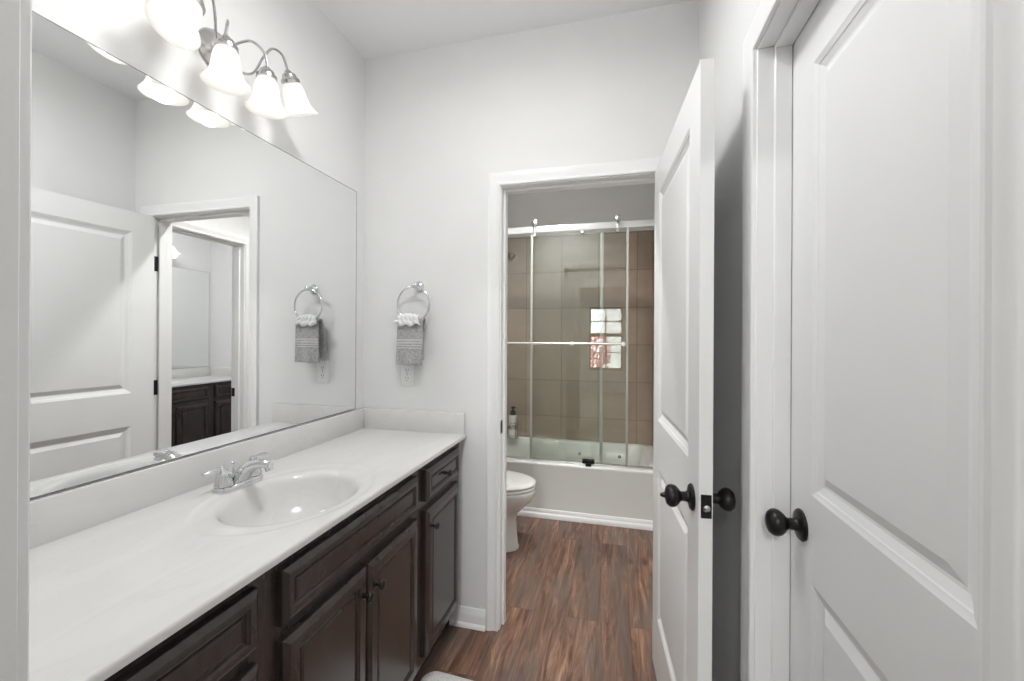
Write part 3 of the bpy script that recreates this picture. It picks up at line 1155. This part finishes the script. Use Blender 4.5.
LZ = 2.252
vl = vanity_light('four-light brushed nickel vanity fixture with frosted bell shades above the mirror')
vl.location = (0.0, 1.037, LZ)
vl.rotation_euler = (0, 0, R(90))
v2 = copy_tree(vl)
tag(v2, 'bell-shaded light over the second vanity, glimpsed through the reflected doorway', 'wall light', 'four-light vanity fixtures')
v2.location = (X2, 1.120 + YE2 - D, LZ)
v2.rotation_euler = (0, 0, R(-90))
v2.scale = (-1, 1, 1)


# unseen fill lamps, added to brighten the rooms
def fill_light(label, loc, watts, glow=0.0):
    root = empty('fill_fixture', loc)
    tag(root, label, 'added fill light')
    bm = bmesh.new()
    lathe(bm, [(0.0, 0.0), (0.07, 0.0), (0.072, -0.010), (0.060, -0.020), (0.014, -0.026), (0.012, -0.060), (0.0, -0.060)], 40)
    finish('rim', bm, M['nickel'], root)
    bm = bmesh.new()
    lathe(bm, [(0.16, -0.050), (0.155, -0.072), (0.12, -0.098), (0.06, -0.113), (0.0, -0.117)], 40, closed_ends=False)
    finish('diffuser', bm, M['fill_diffuser'], root)
    for kind, z, wt in (('AREA', -0.125, watts), ('POINT', -0.24, glow)):  # downward fill disk, plus an added point glow for ceiling and walls
        if wt <= 0:
            continue
        ld = bpy.data.lights.new('fill_lamp', kind)
        if kind == 'AREA':
            ld.shape = 'DISK'
            ld.size = 0.32
        else:
            ld.shadow_soft_size = 0.11
        ld.energy = wt
        ld.color = (0.985, 0.993, 1.0)
        lo = bpy.data.objects.new('fill_lamp', ld)
        COL.objects.link(lo)
        lo.parent = root
        lo.location = (0, 0, z)


dl = empty('recessed_fill', (0.70, 2.40, H))  # added lamp, out of view, that fills the tub room
tag(dl, 'added unseen fill light recessed overhead in front of the tub', 'added fill light')
bm = bmesh.new()
lathe(bm, [(0.060, -0.001), (0.062, -0.006), (0.085, -0.006), (0.090, -0.003), (0.090, 0.0)], 40, closed_ends=False)
finish('trim_ring', bm, M['trim'], dl)
bm = bmesh.new()
lathe(bm, [(0.0, -0.0015), (0.060, -0.0015)], 32, closed_ends=False)
finish('lens', bm, M['fill_diffuser'], dl, smooth=False)
ld = bpy.data.lights.new('fill_spot', 'SPOT')
ld.energy = TUB_FILL_W
ld.color = (1.0, 0.99, 0.97)
ld.spot_size = R(150)
ld.spot_blend = 0.8
ld.shadow_soft_size = 0.06
lo = bpy.data.objects.new('fill_spot', ld)
COL.objects.link(lo)
lo.parent = dl
lo.location = (0, 0, -0.03)
fill_light('added out-of-view fill lamp on the vanity room ceiling', (0.82, 0.87, H), ROOM_FILL_W, 2.2)  # added as main fill for the vanity room
fill_light('added unseen fill lamp on the second vanity room ceiling', (2.35, 2.6, H), ROOM_FILL_W, 7.0)  # added to brighten the reflected second room
fill_light('added unseen fill lamp on the bedroom ceiling behind the camera', (1.0, -2.0, H), BED_FILL_W)  # added fill from behind the camera

# ================================================================== TOWEL RING, TOWELS, OUTLET
tr_ = empty('towel_ring', (0.306, D, 1.596))
tag(tr_, 'polished towel ring on the end wall above the outlet', 'towel ring')
bm = bmesh.new()
lathe(bm, [(0.0, 0.0), (0.026, 0.0), (0.027, 0.004), (0.024, 0.009), (0.017, 0.013), (0.0105, 0.018), (0.009, 0.034), (0.012, 0.040), (0.0135, 0.048), (0.012, 0.056), (0.006, 0.060), (0.0, 0.061)], 30, Matrix.Rotation(R(90), 4, 'X'))
finish('wall_mount', bm, M['chrome'], tr_)
bm = bmesh.new()
RR = 0.083
RC = Vector((-0.006, -0.049, -0.005 - RR))
tube(bm, [RC + Vector((RR * sin(2 * pi * k / 64), 0, RR * cos(2 * pi * k / 64))) for k in range(64)], 0.0048, 12, closed=True, up=(0, 1, 0))
finish('ring', bm, M['chrome'], tr_)

RBZ = 1.596 - 0.005 - 2 * RR      # lowest point of the ring
RYC = D - 0.049


def sheet(name, mat, path_fn, nu, nv, thick, label, cat, sub=1, mats=None, band=None):
    bm = bmesh.new()
    grid = [[bm.verts.new(path_fn(i / nu, j / nv)) for i in range(nu + 1)] for j in range(nv + 1)]
    for j in range(nv):
        for i in range(nu):
            f = bm.faces.new((grid[j][i], grid[j][i + 1], grid[j + 1][i + 1], grid[j + 1][i]))
            f.smooth = True
            if band and band(j / nv):
                f.material_index = 1
    me = bpy.data.meshes.new(name)
    bm.to_mesh(me)
    bm.free()
    me.materials.append(mat)
    if mats:
        me.materials.append(mats)
    o = bpy.data.objects.new(name, me)
    COL.objects.link(o)
    so = o.modifiers.new('thickness', 'SOLIDIFY')
    so.thickness = thick
    so.offset = 0
    ss = o.modifiers.new('smooth', 'SUBSURF')
    ss.levels = sub
    ss.render_levels = sub
    return tag(o, label, cat)


def towel_path(u, v):
    """v 0 = bottom of the front flap, then up over the ring and down the back flap."""
    w = 0.138
    cx = 0.2925
    front, over, back = 0.205, 0.035, 0.185
    s = v * (front + over + back)
    gather = 0.0
    if s < front:
        z = RBZ - (front - s)
        y = RYC - 0.017
        h = (front - s) / front
        y -= 0.004 * h
        x = cx + (u - 0.5) * (w * (0.96 + 0.05 * h)) - 0.004 * h
        y += 0.004 * sin(u * 9 + 1.0) * (0.35 + h) - 0.006 * max(0, abs(u - 0.5) - 0.42)
        k = (s % 0.2)
        # ribbed border about half way down
        q = front - s
        if 0.085 < q < 0.135:
            y -= 0.0022 * (0.5 + 0.5 * sin(q * 2 * pi / 0.0125))
    elif s < front + over:
        t = (s - front) / over * pi
        z = RBZ + 0.013 * sin(t)
        y = RYC - 0.017 * cos(t)
        x = cx + (u - 0.5) * w * 0.96
    else:
        q = s - front - over
        z = RBZ - q
        h = q / back
        y = RYC + 0.017 + 0.004 * min(1, h * 2)
        x = cx - 0.012 * min(1, h * 3) + (u - 0.5) * (w * (0.96 + 0.05 * h)) - 0.006 * h
        y += 0.003 * sin(u * 8 + 2.5) * (0.3 + h)
    return (x, y, z)


sheet('hand_towel', M['terry_grey'], towel_path, 22, 110, 0.0095, 'grey terry hand towel folded over the towel ring', 'towel', 1, M['terry_band'],
      lambda v: 0.082 < (0.205 - v * 0.425) < 0.138 and ((0.205 - v * 0.425) % 0.0125) < 0.0062)


def cloth_path(u, v):
    """White washcloth gathered over the front of the ring, ruffled at the edges."""
    w = 0.124
    cx = 0.284
    front, over = 0.030, 0.050
    s = v * (front + over)
    ruff = sin(u * 31.0 + 3 * v)
    if s < front:
        q = front - s
        h = q / front
        z = RBZ + 0.004 - q * (0.55 + 0.3 * sin(u * pi)) + 0.005 * sin(u * 17)
        y = RYC - 0.031 - 0.006 * sin(h * pi) - 0.006 * ruff * h
        x = cx + (u - 0.5) * w * (0.95 + 0.12 * h)
    else:
        t = (s - front) / over
        z = RBZ + 0.004 + 0.030 * sin(t * pi * 0.62) * (0.72 + 0.28 * sin(u * pi)) + 0.005 * ruff * t
        y = RYC - 0.031 + 0.030 * t * t - 0.006 * sin(t * pi) + 0.004 * ruff
        x = cx + (u - 0.5) * w * (0.95 - 0.22 * t)
    return (x, y, z)


sheet('washcloth', M['cloth_white'], cloth_path, 44, 18, 0.006, 'small white washcloth bunched over the top of the grey towel', 'cloth', 1)

ot = empty('wall_outlet', (0.246, D, 1.168))
tag(ot, 'white duplex wall outlet just below the grey hand towel', 'outlet')
bm = bmesh.new()
box(bm, -0.035, 0.035, -0.006, 0.0, -0.057, 0.057, 0.0025, 2)
finish('cover_plate', bm, M['plate'], ot)
for dz in (-0.0195, 0.0195):
    bm = bmesh.new()
    lathe(bm, [(0.0, 0.0), (0.0168, 0.0), (0.0168, 0.002), (0.0, 0.002)], 28, Matrix.Translation((0, -0.006, dz)) @ Matrix.Rotation(R(90), 4, 'X'))
    rc = finish('receptacle', bm, M['plate'], ot)
    bm = bmesh.new()
    for sx in (-0.0065, 0.0065):
        box(bm, sx - 0.0012, sx + 0.0012, -0.0084, -0.0078, dz - 0.001, dz + 0.008)
    lathe(bm, [(0.0, 0.0), (0.0025, 0.0), (0.0025, 0.0006), (0.0, 0.0006)], 14, Matrix.Translation((0, -0.0079, dz - 0.008)) @ Matrix.Rotation(R(90), 4, 'X'))
    finish('slots', bm, M['slot'], rc)
bm = bmesh.new()
lathe(bm, [(0.0, 0.0), (0.0032, 0.0), (0.002, 0.0012), (0.0, 0.0014)], 14, Matrix.Translation((0, -0.006, 0)) @ Matrix.Rotation(R(90), 4, 'X'))
finish('screw', bm, M['nickel'], ot)

# ================================================================== TUB, SHOWER DOOR, TOILET
RIM = 0.405
tb = empty('bathtub', (0.772, 3.45, 0))
tag(tb, 'white alcove bathtub behind the sliding shower glass', 'bathtub')


def rrect(x0, x1, y0, y1, r, z, n=8):
    pts = []
    for cx, cy, a0 in ((x1 - r, y1 - r, 0), (x0 + r, y1 - r, 90), (x0 + r, y0 + r, 180), (x1 - r, y0 + r, 270)):
        for k in range(n + 1):
            a = R(a0 + 90 * k / n)
            pts.append((cx + r * cos(a) - 0.772, cy + r * sin(a) - 3.45, z))
    return pts


X0t, X1t, Y0t, Y1t = 0.0125, W - 0.0125, TUBY, BACKY - 0.012
bm = bmesh.new()
loft(bm, [rrect(X0t, X1t, Y0t + 0.004, Y1t, 0.012, 0.05), rrect(X0t, X1t, Y0t + 0.004, Y1t, 0.012, RIM - 0.030), rrect(X0t, X1t, Y0t + 0.001, Y1t, 0.012, RIM - 0.022),
          rrect(X0t, X1t, Y0t, Y1t, 0.012, RIM - 0.012), rrect(X0t + 0.001, X1t - 0.001, Y0t + 0.003, Y1t, 0.012, RIM - 0.003), rrect(X0t + 0.003, X1t - 0.003, Y0t + 0.010, Y1t - 0.002, 0.012, RIM),
          rrect(X0t + 0.07, X1t - 0.07, Y0t + 0.085, Y1t - 0.045, 0.10, RIM), rrect(X0t + 0.08, X1t - 0.08, Y0t + 0.095, Y1t - 0.055, 0.10, RIM - 0.012),
          rrect(X0t + 0.10, X1t - 0.13, Y0t + 0.115, Y1t - 0.075, 0.10, RIM - 0.15), rrect(X0t + 0.14, X1t - 0.22, Y0t + 0.16, Y1t - 0.12, 0.11, RIM - 0.30),
          rrect(X0t + 0.22, X1t - 0.32, Y0t + 0.24, Y1t - 0.20, 0.09, RIM - 0.33)], cap0=True, cap1=True)
finish('shell', bm, M['tub'], tb, angle=50)
bm = bmesh.new()
box(bm, X0t - 0.772, X1t - 0.772, Y0t + 0.006 - 3.45, Y0t + 0.03 - 3.45, 0.0, RIM - 0.05)
finish('apron', bm, M['tub'], tb, smooth=False)

# ------------------------------------------------------------------ shower door
GY = 3.12
sd = empty('shower_door', (0.78, GY, RIM))
tag(sd, 'frameless sliding glass shower door hung from a bright header bar', 'shower door')


def sdb(name, b, mat, bev=0.0, parent=None, label=None):
    bm = bmesh.new()
    box(bm, b[0] - 0.78, b[1] - 0.78, b[2] - GY, b[3] - GY, b[4] - RIM, b[5] - RIM, bev, 2)
    o = finish(name, bm, mat, parent or sd)
    if label:
        o['label'] = label
    return o


sdb('header_bar', (0.012, W - 0.012, GY - 0.010, GY + 0.010, 2.150, 2.200), M['header'], 0.003)
sdb('sill_track', (0.012, W - 0.012, GY - 0.020, GY + 0.020, RIM, RIM + 0.014), M['aluminium'], 0.003)
# fixed pane behind, sliding pane in front
fp = sdb('fixed_pane', (0.022, 1.132, GY + 0.014, GY + 0.022, RIM + 0.015, 2.135), M['shower_glass'])
fp['label'] = 'fixed clear glass pane at the shower head end'
sp = sdb('sliding_pane', (0.605, 1.315, GY - 0.024, GY - 0.016, RIM + 0.015, 2.150), M['shower_glass'])
sp['label'] = 'sliding clear glass pane with towel bar'
sdb('edge_seal', (1.118, 1.140, GY + 0.011, GY + 0.025, RIM + 0.016, 2.132), M['seal'], 0.002, fp)
sdb('edge_seal', (0.598, 0.616, GY - 0.028, GY - 0.012, RIM + 0.016, 2.140), M['seal'], 0.002, sp)
sdb('edge_seal', (1.304, 1.320, GY - 0.028, GY - 0.012, RIM + 0.016, 2.146), M['seal'], 0.002, sp)
for rx in (0.625, 1.243):
    bm = bmesh.new()
    q = Matrix.Rotation(R(90), 4, 'X')
    at = lambda z, y: Matrix.Translation((rx - 0.78, y - GY, z - RIM)) @ q
    lathe(bm, [(0.0, 0.0), (0.022, 0.0), (0.025, 0.004), (0.025, 0.018), (0.021, 0.024), (0.010, 0.026), (0.0, 0.027)], 28, at(2.231, GY + 0.008))
    box(bm, rx - 0.78 - 0.010, rx - 0.78 + 0.010, -0.034, -0.026, 2.125 - RIM, 2.236 - RIM, 0.003, 2)
    lathe(bm, [(0.0, 0.0), (0.016, 0.0), (0.018, 0.004), (0.015, 0.012), (0.0, 0.013)], 24, at(2.132, GY - 0.024))
    finish('roller_hanger', bm, M['chrome'], sp)
bm = bmesh.new()
lathe(bm, [(0.0, 0.0), (0.014, 0.0), (0.016, 0.003), (0.016, 0.024), (0.012, 0.030), (0.0, 0.031)], 22, Matrix.Translation((0.988 - 0.78, -0.004, 2.136 - RIM)) @ Matrix.Rotation(R(90), 4, 'X'))
finish('header_clamp', bm, M['chrome'], sd)
# towel bar through the sliding pane
bm = bmesh.new()
BZ = 1.305 - RIM
tube(bm, [(0.40 - 0.78, -0.070, BZ), (1.30 - 0.78, -0.070, BZ)], 0.0085, 14)
for bx in (0.92, 1.285):
    lathe(bm, [(0.0, 0.0), (0.012, 0.0), (0.012, 0.050), (0.016, 0.052), (0.016, 0.062), (0.0, 0.064)], 20, Matrix.Translation((bx - 0.78, -0.022, BZ)) @ Matrix.Rotation(R(90), 4, 'X'))
finish('towel_bar', bm, M['aluminium'], sp)
bm = bmesh.new()
box(bm, 0.995 - 0.78, 1.085 - 0.78, -0.038, -0.010, 0.014, 0.046, 0.005, 2)
box(bm, 1.020 - 0.78, 1.062 - 0.78, -0.046, -0.036, -0.006, 0.022, 0.003, 2)
gd = finish('bottom_guide', bm, M['black'], sd)
gd['label'] = 'small dark guide block on the tub rim'
for px_ in (0.975, 1.262):
    bm = bmesh.new()
    lathe(bm, [(0.0, 0.0), (0.011, 0.0), (0.012, 0.002), (0.010, 0.008), (0.0, 0.009)], 20, Matrix.Translation((px_ - 0.78, -0.024, 0.487 - RIM)) @ Matrix.Rotation(R(90), 4, 'X'))
    finish('pane_button', bm, M['nickel'], sp)

# ------------------------------------------------------------------ toilet (faces +x, tank against the left wall)
tl = empty('toilet', (0.0, 2.58, 0))
tag(tl, 'white toilet with closed lid, partly hidden by the doorway casing', 'toilet')


def egg(cx, front, back, half, z, n=56, yc=0.0):
    """Elongated outline: half ellipse forward, fuller half backward."""
    out = []
    for i in range(n):
        t = 2 * pi * i / n
        c, s = cos(t), sin(t)
        if c >= 0:
            x = cx + front * c
        else:
            x = cx + back * (-(abs(c) ** 0.75))
        out.append((x, yc + half * (abs(s) ** (0.92 if c >= 0 else 0.8)) * (1 if s >= 0 else -1), z))
    return out


bm = bmesh.new()
loft(bm, [egg(0.40, 0.235, 0.22, 0.108, 0.0), egg(0.40, 0.237, 0.22, 0.110, 0.012), egg(0.40, 0.228, 0.22, 0.102, 0.030), egg(0.40, 0.222, 0.22, 0.099, 0.10), egg(0.40, 0.216, 0.22, 0.097, 0.185),
          egg(0.405, 0.220, 0.22, 0.106, 0.222), egg(0.42, 0.245, 0.23, 0.132, 0.262), egg(0.435, 0.275, 0.235, 0.158, 0.305), egg(0.44, 0.296, 0.235, 0.176, 0.345),
          egg(0.44, 0.303, 0.235, 0.182, 0.372), egg(0.44, 0.302, 0.235, 0.182, 0.384), egg(0.44, 0.296, 0.23, 0.178, 0.389)])
finish('bowl', bm, M['porcelain'], tl, angle=60)
bm = bmesh.new()
loft(bm, [egg(0.44, 0.300, 0.21, 0.180, 0.392), egg(0.44, 0.304, 0.215, 0.184, 0.396), egg(0.44, 0.304, 0.215, 0.184, 0.404), egg(0.44, 0.300, 0.212, 0.181, 0.409), egg(0.44, 0.296, 0.21, 0.178, 0.410)])
finish('seat', bm, M['porcelain'], tl, angle=60)
bm = bmesh.new()
loft(bm, [egg(0.44, 0.300, 0.21, 0.180, 0.4135), egg(0.44, 0.305, 0.215, 0.185, 0.417), egg(0.44, 0.305, 0.215, 0.185, 0.424), egg(0.44, 0.299, 0.21, 0.180, 0.432), egg(0.44, 0.270, 0.19, 0.160, 0.4375), egg(0.44, 0.18, 0.13, 0.11, 0.4395)])
finish('lid', bm, M['porcelain'], tl, angle=60)
bm = bmesh.new()
box(bm, 0.015, 0.205, -0.215, 0.215, 0.385, 0.735, 0.022, 4)
finish('tank', bm, M['porcelain'], tl)
bm = bmesh.new()
box(bm, 0.010, 0.213, -0.224, 0.224, 0.737, 0.770, 0.010, 3)
finish('tank_lid', bm, M['porcelain'], tl)
bm = bmesh.new()
lathe(bm, [(0.0, 0.0), (0.014, 0.0), (0.014, 0.008), (0.0, 0.009)], 18, Matrix.Translation((0.205, -0.15, 0.67)) @ Matrix.Rotation(R(90), 4, 'Y'))
tube(bm, [(0.220, -0.155, 0.67), (0.222, -0.085, 0.665)], [0.006, 0.007], 12)
finish('flush_lever', bm, M['chrome'], tl)

# ------------------------------------------------------------------ shower head
sh_ = empty('shower_head', (0.010, 3.45, 2.10))
tag(sh_, 'small dark metal shower head on the tiled end wall', 'shower head')
bm = bmesh.new()
lathe(bm, [(0.0, 0.0), (0.030, 0.0), (0.028, 0.006), (0.012, 0.010), (0.0, 0.011)], 26, Matrix.Rotation(R(90), 4, 'Y'))
finish('flange', bm, M['nickel'], sh_)
bm = bmesh.new()
tube(bm, catmull([(0.005, 0, 0), (0.12, 0, 0.018), (0.24, 0, 0.012), (0.310, 0, -0.022)], 6), 0.0095, 14)
finish('arm', bm, M['nickel'], sh_)
bm = bmesh.new()
hd = Matrix.Translation((0.305, 0, -0.018)) @ Matrix.Rotation(R(135), 4, 'Y')
lathe(bm, [(0.0, -0.005), (0.012, -0.004), (0.014, 0.010), (0.012, 0.020), (0.018, 0.032), (0.033, 0.058), (0.036, 0.068), (0.034, 0.074), (0.0, 0.075)], 28, hd)
finish('spray_head', bm, M['aged'], sh_)

# ------------------------------------------------------------------ wire caddy and bottles in the back corner of the tub
cd_ = empty('wire_caddy', (0.275, 3.755, RIM))
tag(cd_, 'two-tier chrome wire caddy on the back corner of the tub rim', 'shower caddy')
for zz in (0.002, 0.118):
    bm = bmesh.new()
    loop = [(-0.12, -0.04, zz + 0.004), (0.06, -0.04, zz + 0.004), (0.075, -0.02, zz + 0.004), (0.075, 0.025, zz + 0.004), (0.06, 0.045, zz + 0.004), (-0.12, 0.045, zz + 0.004)]
    tube(bm, loop, 0.003, 8, closed=True)
    tube(bm, [Vector(p) + Vector((0, 0, 0.022)) for p in loop], 0.003, 8, closed=True)
    for k in range(9):
        xx = -0.11 + k * 0.021
        tube(bm, [(xx, -0.04, zz + 0.003), (xx, 0.045, zz + 0.003)], 0.0018, 6)
    finish('wire_shelf', bm, M['chrome'], cd_)
for px_, py_ in ((-0.12, -0.04), (-0.12, 0.045), (0.06, 0.045), (0.06, -0.04)):
    bm = bmesh.new()
    tube(bm, [(px_, py_, 0.0), (px_, py_, 0.155)], 0.003, 8)
    finish('upright', bm, M['chrome'], cd_)


def bottle(name, label, loc, r, h, pump):
    root = empty(name, loc)
    tag(root, label, 'bottle')
    bm = bmesh.new()
    lathe(bm, [(0.0, 0.0), (r * 0.94, 0.0), (r, 0.006), (r, h * 0.8), (r * 0.9, h * 0.9), (r * 0.42, h * 0.97), (r * 0.42, h), (0.0, h)], 28)
    finish('body', bm, M['bottle'], root)
    bm = bmesh.new()
    if pump:
        lathe(bm, [(0.0, h - 0.002), (r * 0.78, h - 0.010), (r * 0.74, h + 0.020), (r * 0.50, h + 0.030), (0.008, h + 0.034), (0.008, h + 0.050), (0.017, h + 0.052), (0.017, h + 0.068), (0.0, h + 0.069)], 20)
        tube(bm, [(0, 0, h + 0.064), (0.030, -0.006, h + 0.060)], [0.006, 0.004], 10)
        o = finish('pump', bm, M['black_plastic'], root)
        o['label'] = 'black pump top'
    else:
        lathe(bm, [(0.0, h - 0.001), (r * 0.55, h - 0.001), (r * 0.55, h + 0.016), (0.0, h + 0.017)], 20)
        finish('cap', bm, M['bottle'], root)


bottle('pump_bottle', 'pale pump bottle with a black top on the upper caddy shelf', (0.300, 3.752, RIM + 0.1262), 0.036, 0.098, True)
bottle('shampoo_bottle', 'short pale bottle on the lower caddy shelf beneath the pump bottle', (0.298, 3.752, RIM + 0.0102), 0.037, 0.082, False)

# ================================================================== BATH MAT
bm = bmesh.new()
mx0, mx1, my0, my1 = 0.502, 0.96, 0.92, 1.540


def mring(ins, z, r=0.055, n=10):
    pts = []
    for cx, cy, a0 in ((mx1 - r, my1 - r, 0), (mx0 + r, my1 - r, 90), (mx0 + r, my0 + r, 180), (mx1 - r, my0 + r, 270)):
        for k in range(n + 1):
            a = R(a0 + 90 * k / n)
            px_, py_ = cx + (r - ins) * cos(a), cy + (r - ins) * sin(a)
            pts.append((px_ + (py_ - my1) * 0.05, py_ - (px_ - mx0) * 0.05, z))
    return pts


loft(bm, [mring(0.002, 0.001), mring(0.0, 0.006), mring(0.003, 0.013), mring(0.010, 0.016), mring(0.030, 0.017)])
tag(finish('bath_mat', bm, M['mat_white'], angle=60), 'white textured bath mat on the plank floor in front of the vanity', 'bath mat')

# ================================================================== BEDROOM WINDOW AND WHAT LIES OUTSIDE (seen reflected in the shower glass)
wn = empty('window_1', ((WX0 + WX1) / 2, BY, WZ0))
tag(wn, 'double-hung bedroom window reflected in the shower glass', 'window', kind='structure')
wc = (WX0 + WX1) / 2
hw = (WX1 - WX0) / 2
hh = WZ1 - WZ0


def wbox(name, b, mat, parent, bev=0.002):
    bm = bmesh.new()
    for q in b:
        box(bm, *q, bev, 1)
    return finish(name, bm, mat, parent)


wbox('frame', [(-hw, -hw + 0.03, -0.11, -0.005, 0, hh), (hw - 0.03, hw, -0.11, -0.005, 0, hh), (-hw + 0.03, hw - 0.03, -0.11, -0.005, 0, 0.03), (-hw + 0.03, hw - 0.03, -0.11, -0.005, hh - 0.03, hh)], M['trim'], wn)
wbox('sill', [(-hw - 0.05, hw + 0.05, -0.005, 0.04, -0.02, 0.0)], M['trim'], wn)
mid = hh * 0.55
for nm, z0_, z1_, yy in (('upper_sash', mid - 0.015, hh - 0.03, -0.09), ('lower_sash', 0.03, mid + 0.02, -0.06)):
    sa = wbox(nm, [(-hw + 0.03, -hw + 0.07, yy, yy + 0.028, z0_, z1_), (hw - 0.07, hw - 0.03, yy, yy + 0.028, z0_, z1_), (-hw + 0.07, hw - 0.07, yy, yy + 0.028, z0_, z0_ + 0.065), (-hw + 0.07, hw - 0.07, yy, yy + 0.028, z1_ - 0.060, z1_)], M['sash_backlit'], wn)
    zm = (z0_ + z1_) / 2
    wbox('muntin', [(-0.013, 0.013, yy + 0.006, yy + 0.022, z0_ + 0.045, z1_ - 0.045), (-hw + 0.07, hw - 0.07, yy + 0.006, yy + 0.022, zm - 0.014, zm + 0.014)], M['sash_backlit'], sa)
    wbox('pane', [(-hw + 0.07, hw - 0.07, yy + 0.012, yy + 0.016, z0_ + 0.04, z1_ - 0.04)], M['pane_glass'], sa, 0.0)

slabs('ground_lawn', [(-25, 25, -40, -4.3, -0.5, -0.35)], M['grass'], 'sunlit lawn outside the reflected bedroom window', 'lawn')
hs = empty('neighbor_house', (1.0, -15, -0.35))
tag(hs, 'pale house across the lawn, reflected through the bedroom window', 'house')
wbox('wall', [(-9, 9, -6, 0, 0, 5.2)], M['siding'], hs, 0.0)
for k, wx in enumerate((-5.5, -2.0, 0.9, 4.4)):
    f = wbox('window', [(wx - 0.55, wx + 0.55, 0.0, 0.05, 3.0, 4.5)], M['trim'], hs)
    wbox('pane', [(wx - 0.47, wx + 0.47, 0.045, 0.06, 3.08, 4.42)], M['darkglass'], f)
bm = bmesh.new()
vs = [bm.verts.new(p) for p in ((-9.4, 0.4, 5.1), (9.4, 0.4, 5.1), (9.4, -6.4, 5.1), (-9.4, -6.4, 5.1), (-9.4, -3, 8.0), (9.4, -3, 8.0))]
for f in ((0, 1, 5, 4), (2, 3, 4, 5), (0, 4, 3), (1, 2, 5), (0, 3, 2, 1)):
    bm.faces.new([vs[i] for i in f])
finish('roof', bm, M['shingle'], hs, smooth=False)


def bush(name, label, loc, r, h, mat, seed):
    rnd = random.Random(seed)
    root = empty(name, loc)
    tag(root, label, 'shrub')
    bm = bmesh.new()
    for k in range(420):
        while True:
            p = Vector((rnd.uniform(-1, 1), rnd.uniform(-1, 1), rnd.uniform(-1, 1)))
            if 0.35 < p.length < 1.0:
                break
        c = Vector((p.x * r, p.y * r, h * 0.55 + p.z * h * 0.45))
        n = Vector((rnd.uniform(-1, 1), rnd.uniform(-1, 1), rnd.uniform(-0.3, 1))).normalized()
        a = n.orthogonal().normalized()
        b_ = n.cross(a)
        s = rnd.uniform(0.07, 0.13) * (r + 0.3)
        bm.faces.new([bm.verts.new(c + q) for q in (a * s, b_ * s * 0.5, -a * s, -b_ * s * 0.5)])
    finish('foliage', bm, mat, root, smooth=False, recalc=False)
    bm = bmesh.new()
    for k in range(4):
        tube(bm, [(0.02 * k, 0, 0), (rnd.uniform(-.3, .3) * r, rnd.uniform(-.3, .3) * r, h * 0.7)], [0.04 * r + 0.01, 0.012], 6)
    finish('stem', bm, M['bark'], root)


bush('red_shrub', 'red-leaved shrub outside, reflected in the shower glass', (0.62, -9.5, -0.35), 0.45, 1.9, M['redleaf'], 3)
bush('green_shrub', 'low green shrub outside below the reflected window', (2.3, -8.5, -0.35), 0.8, 0.9, M['greenleaf'], 5)
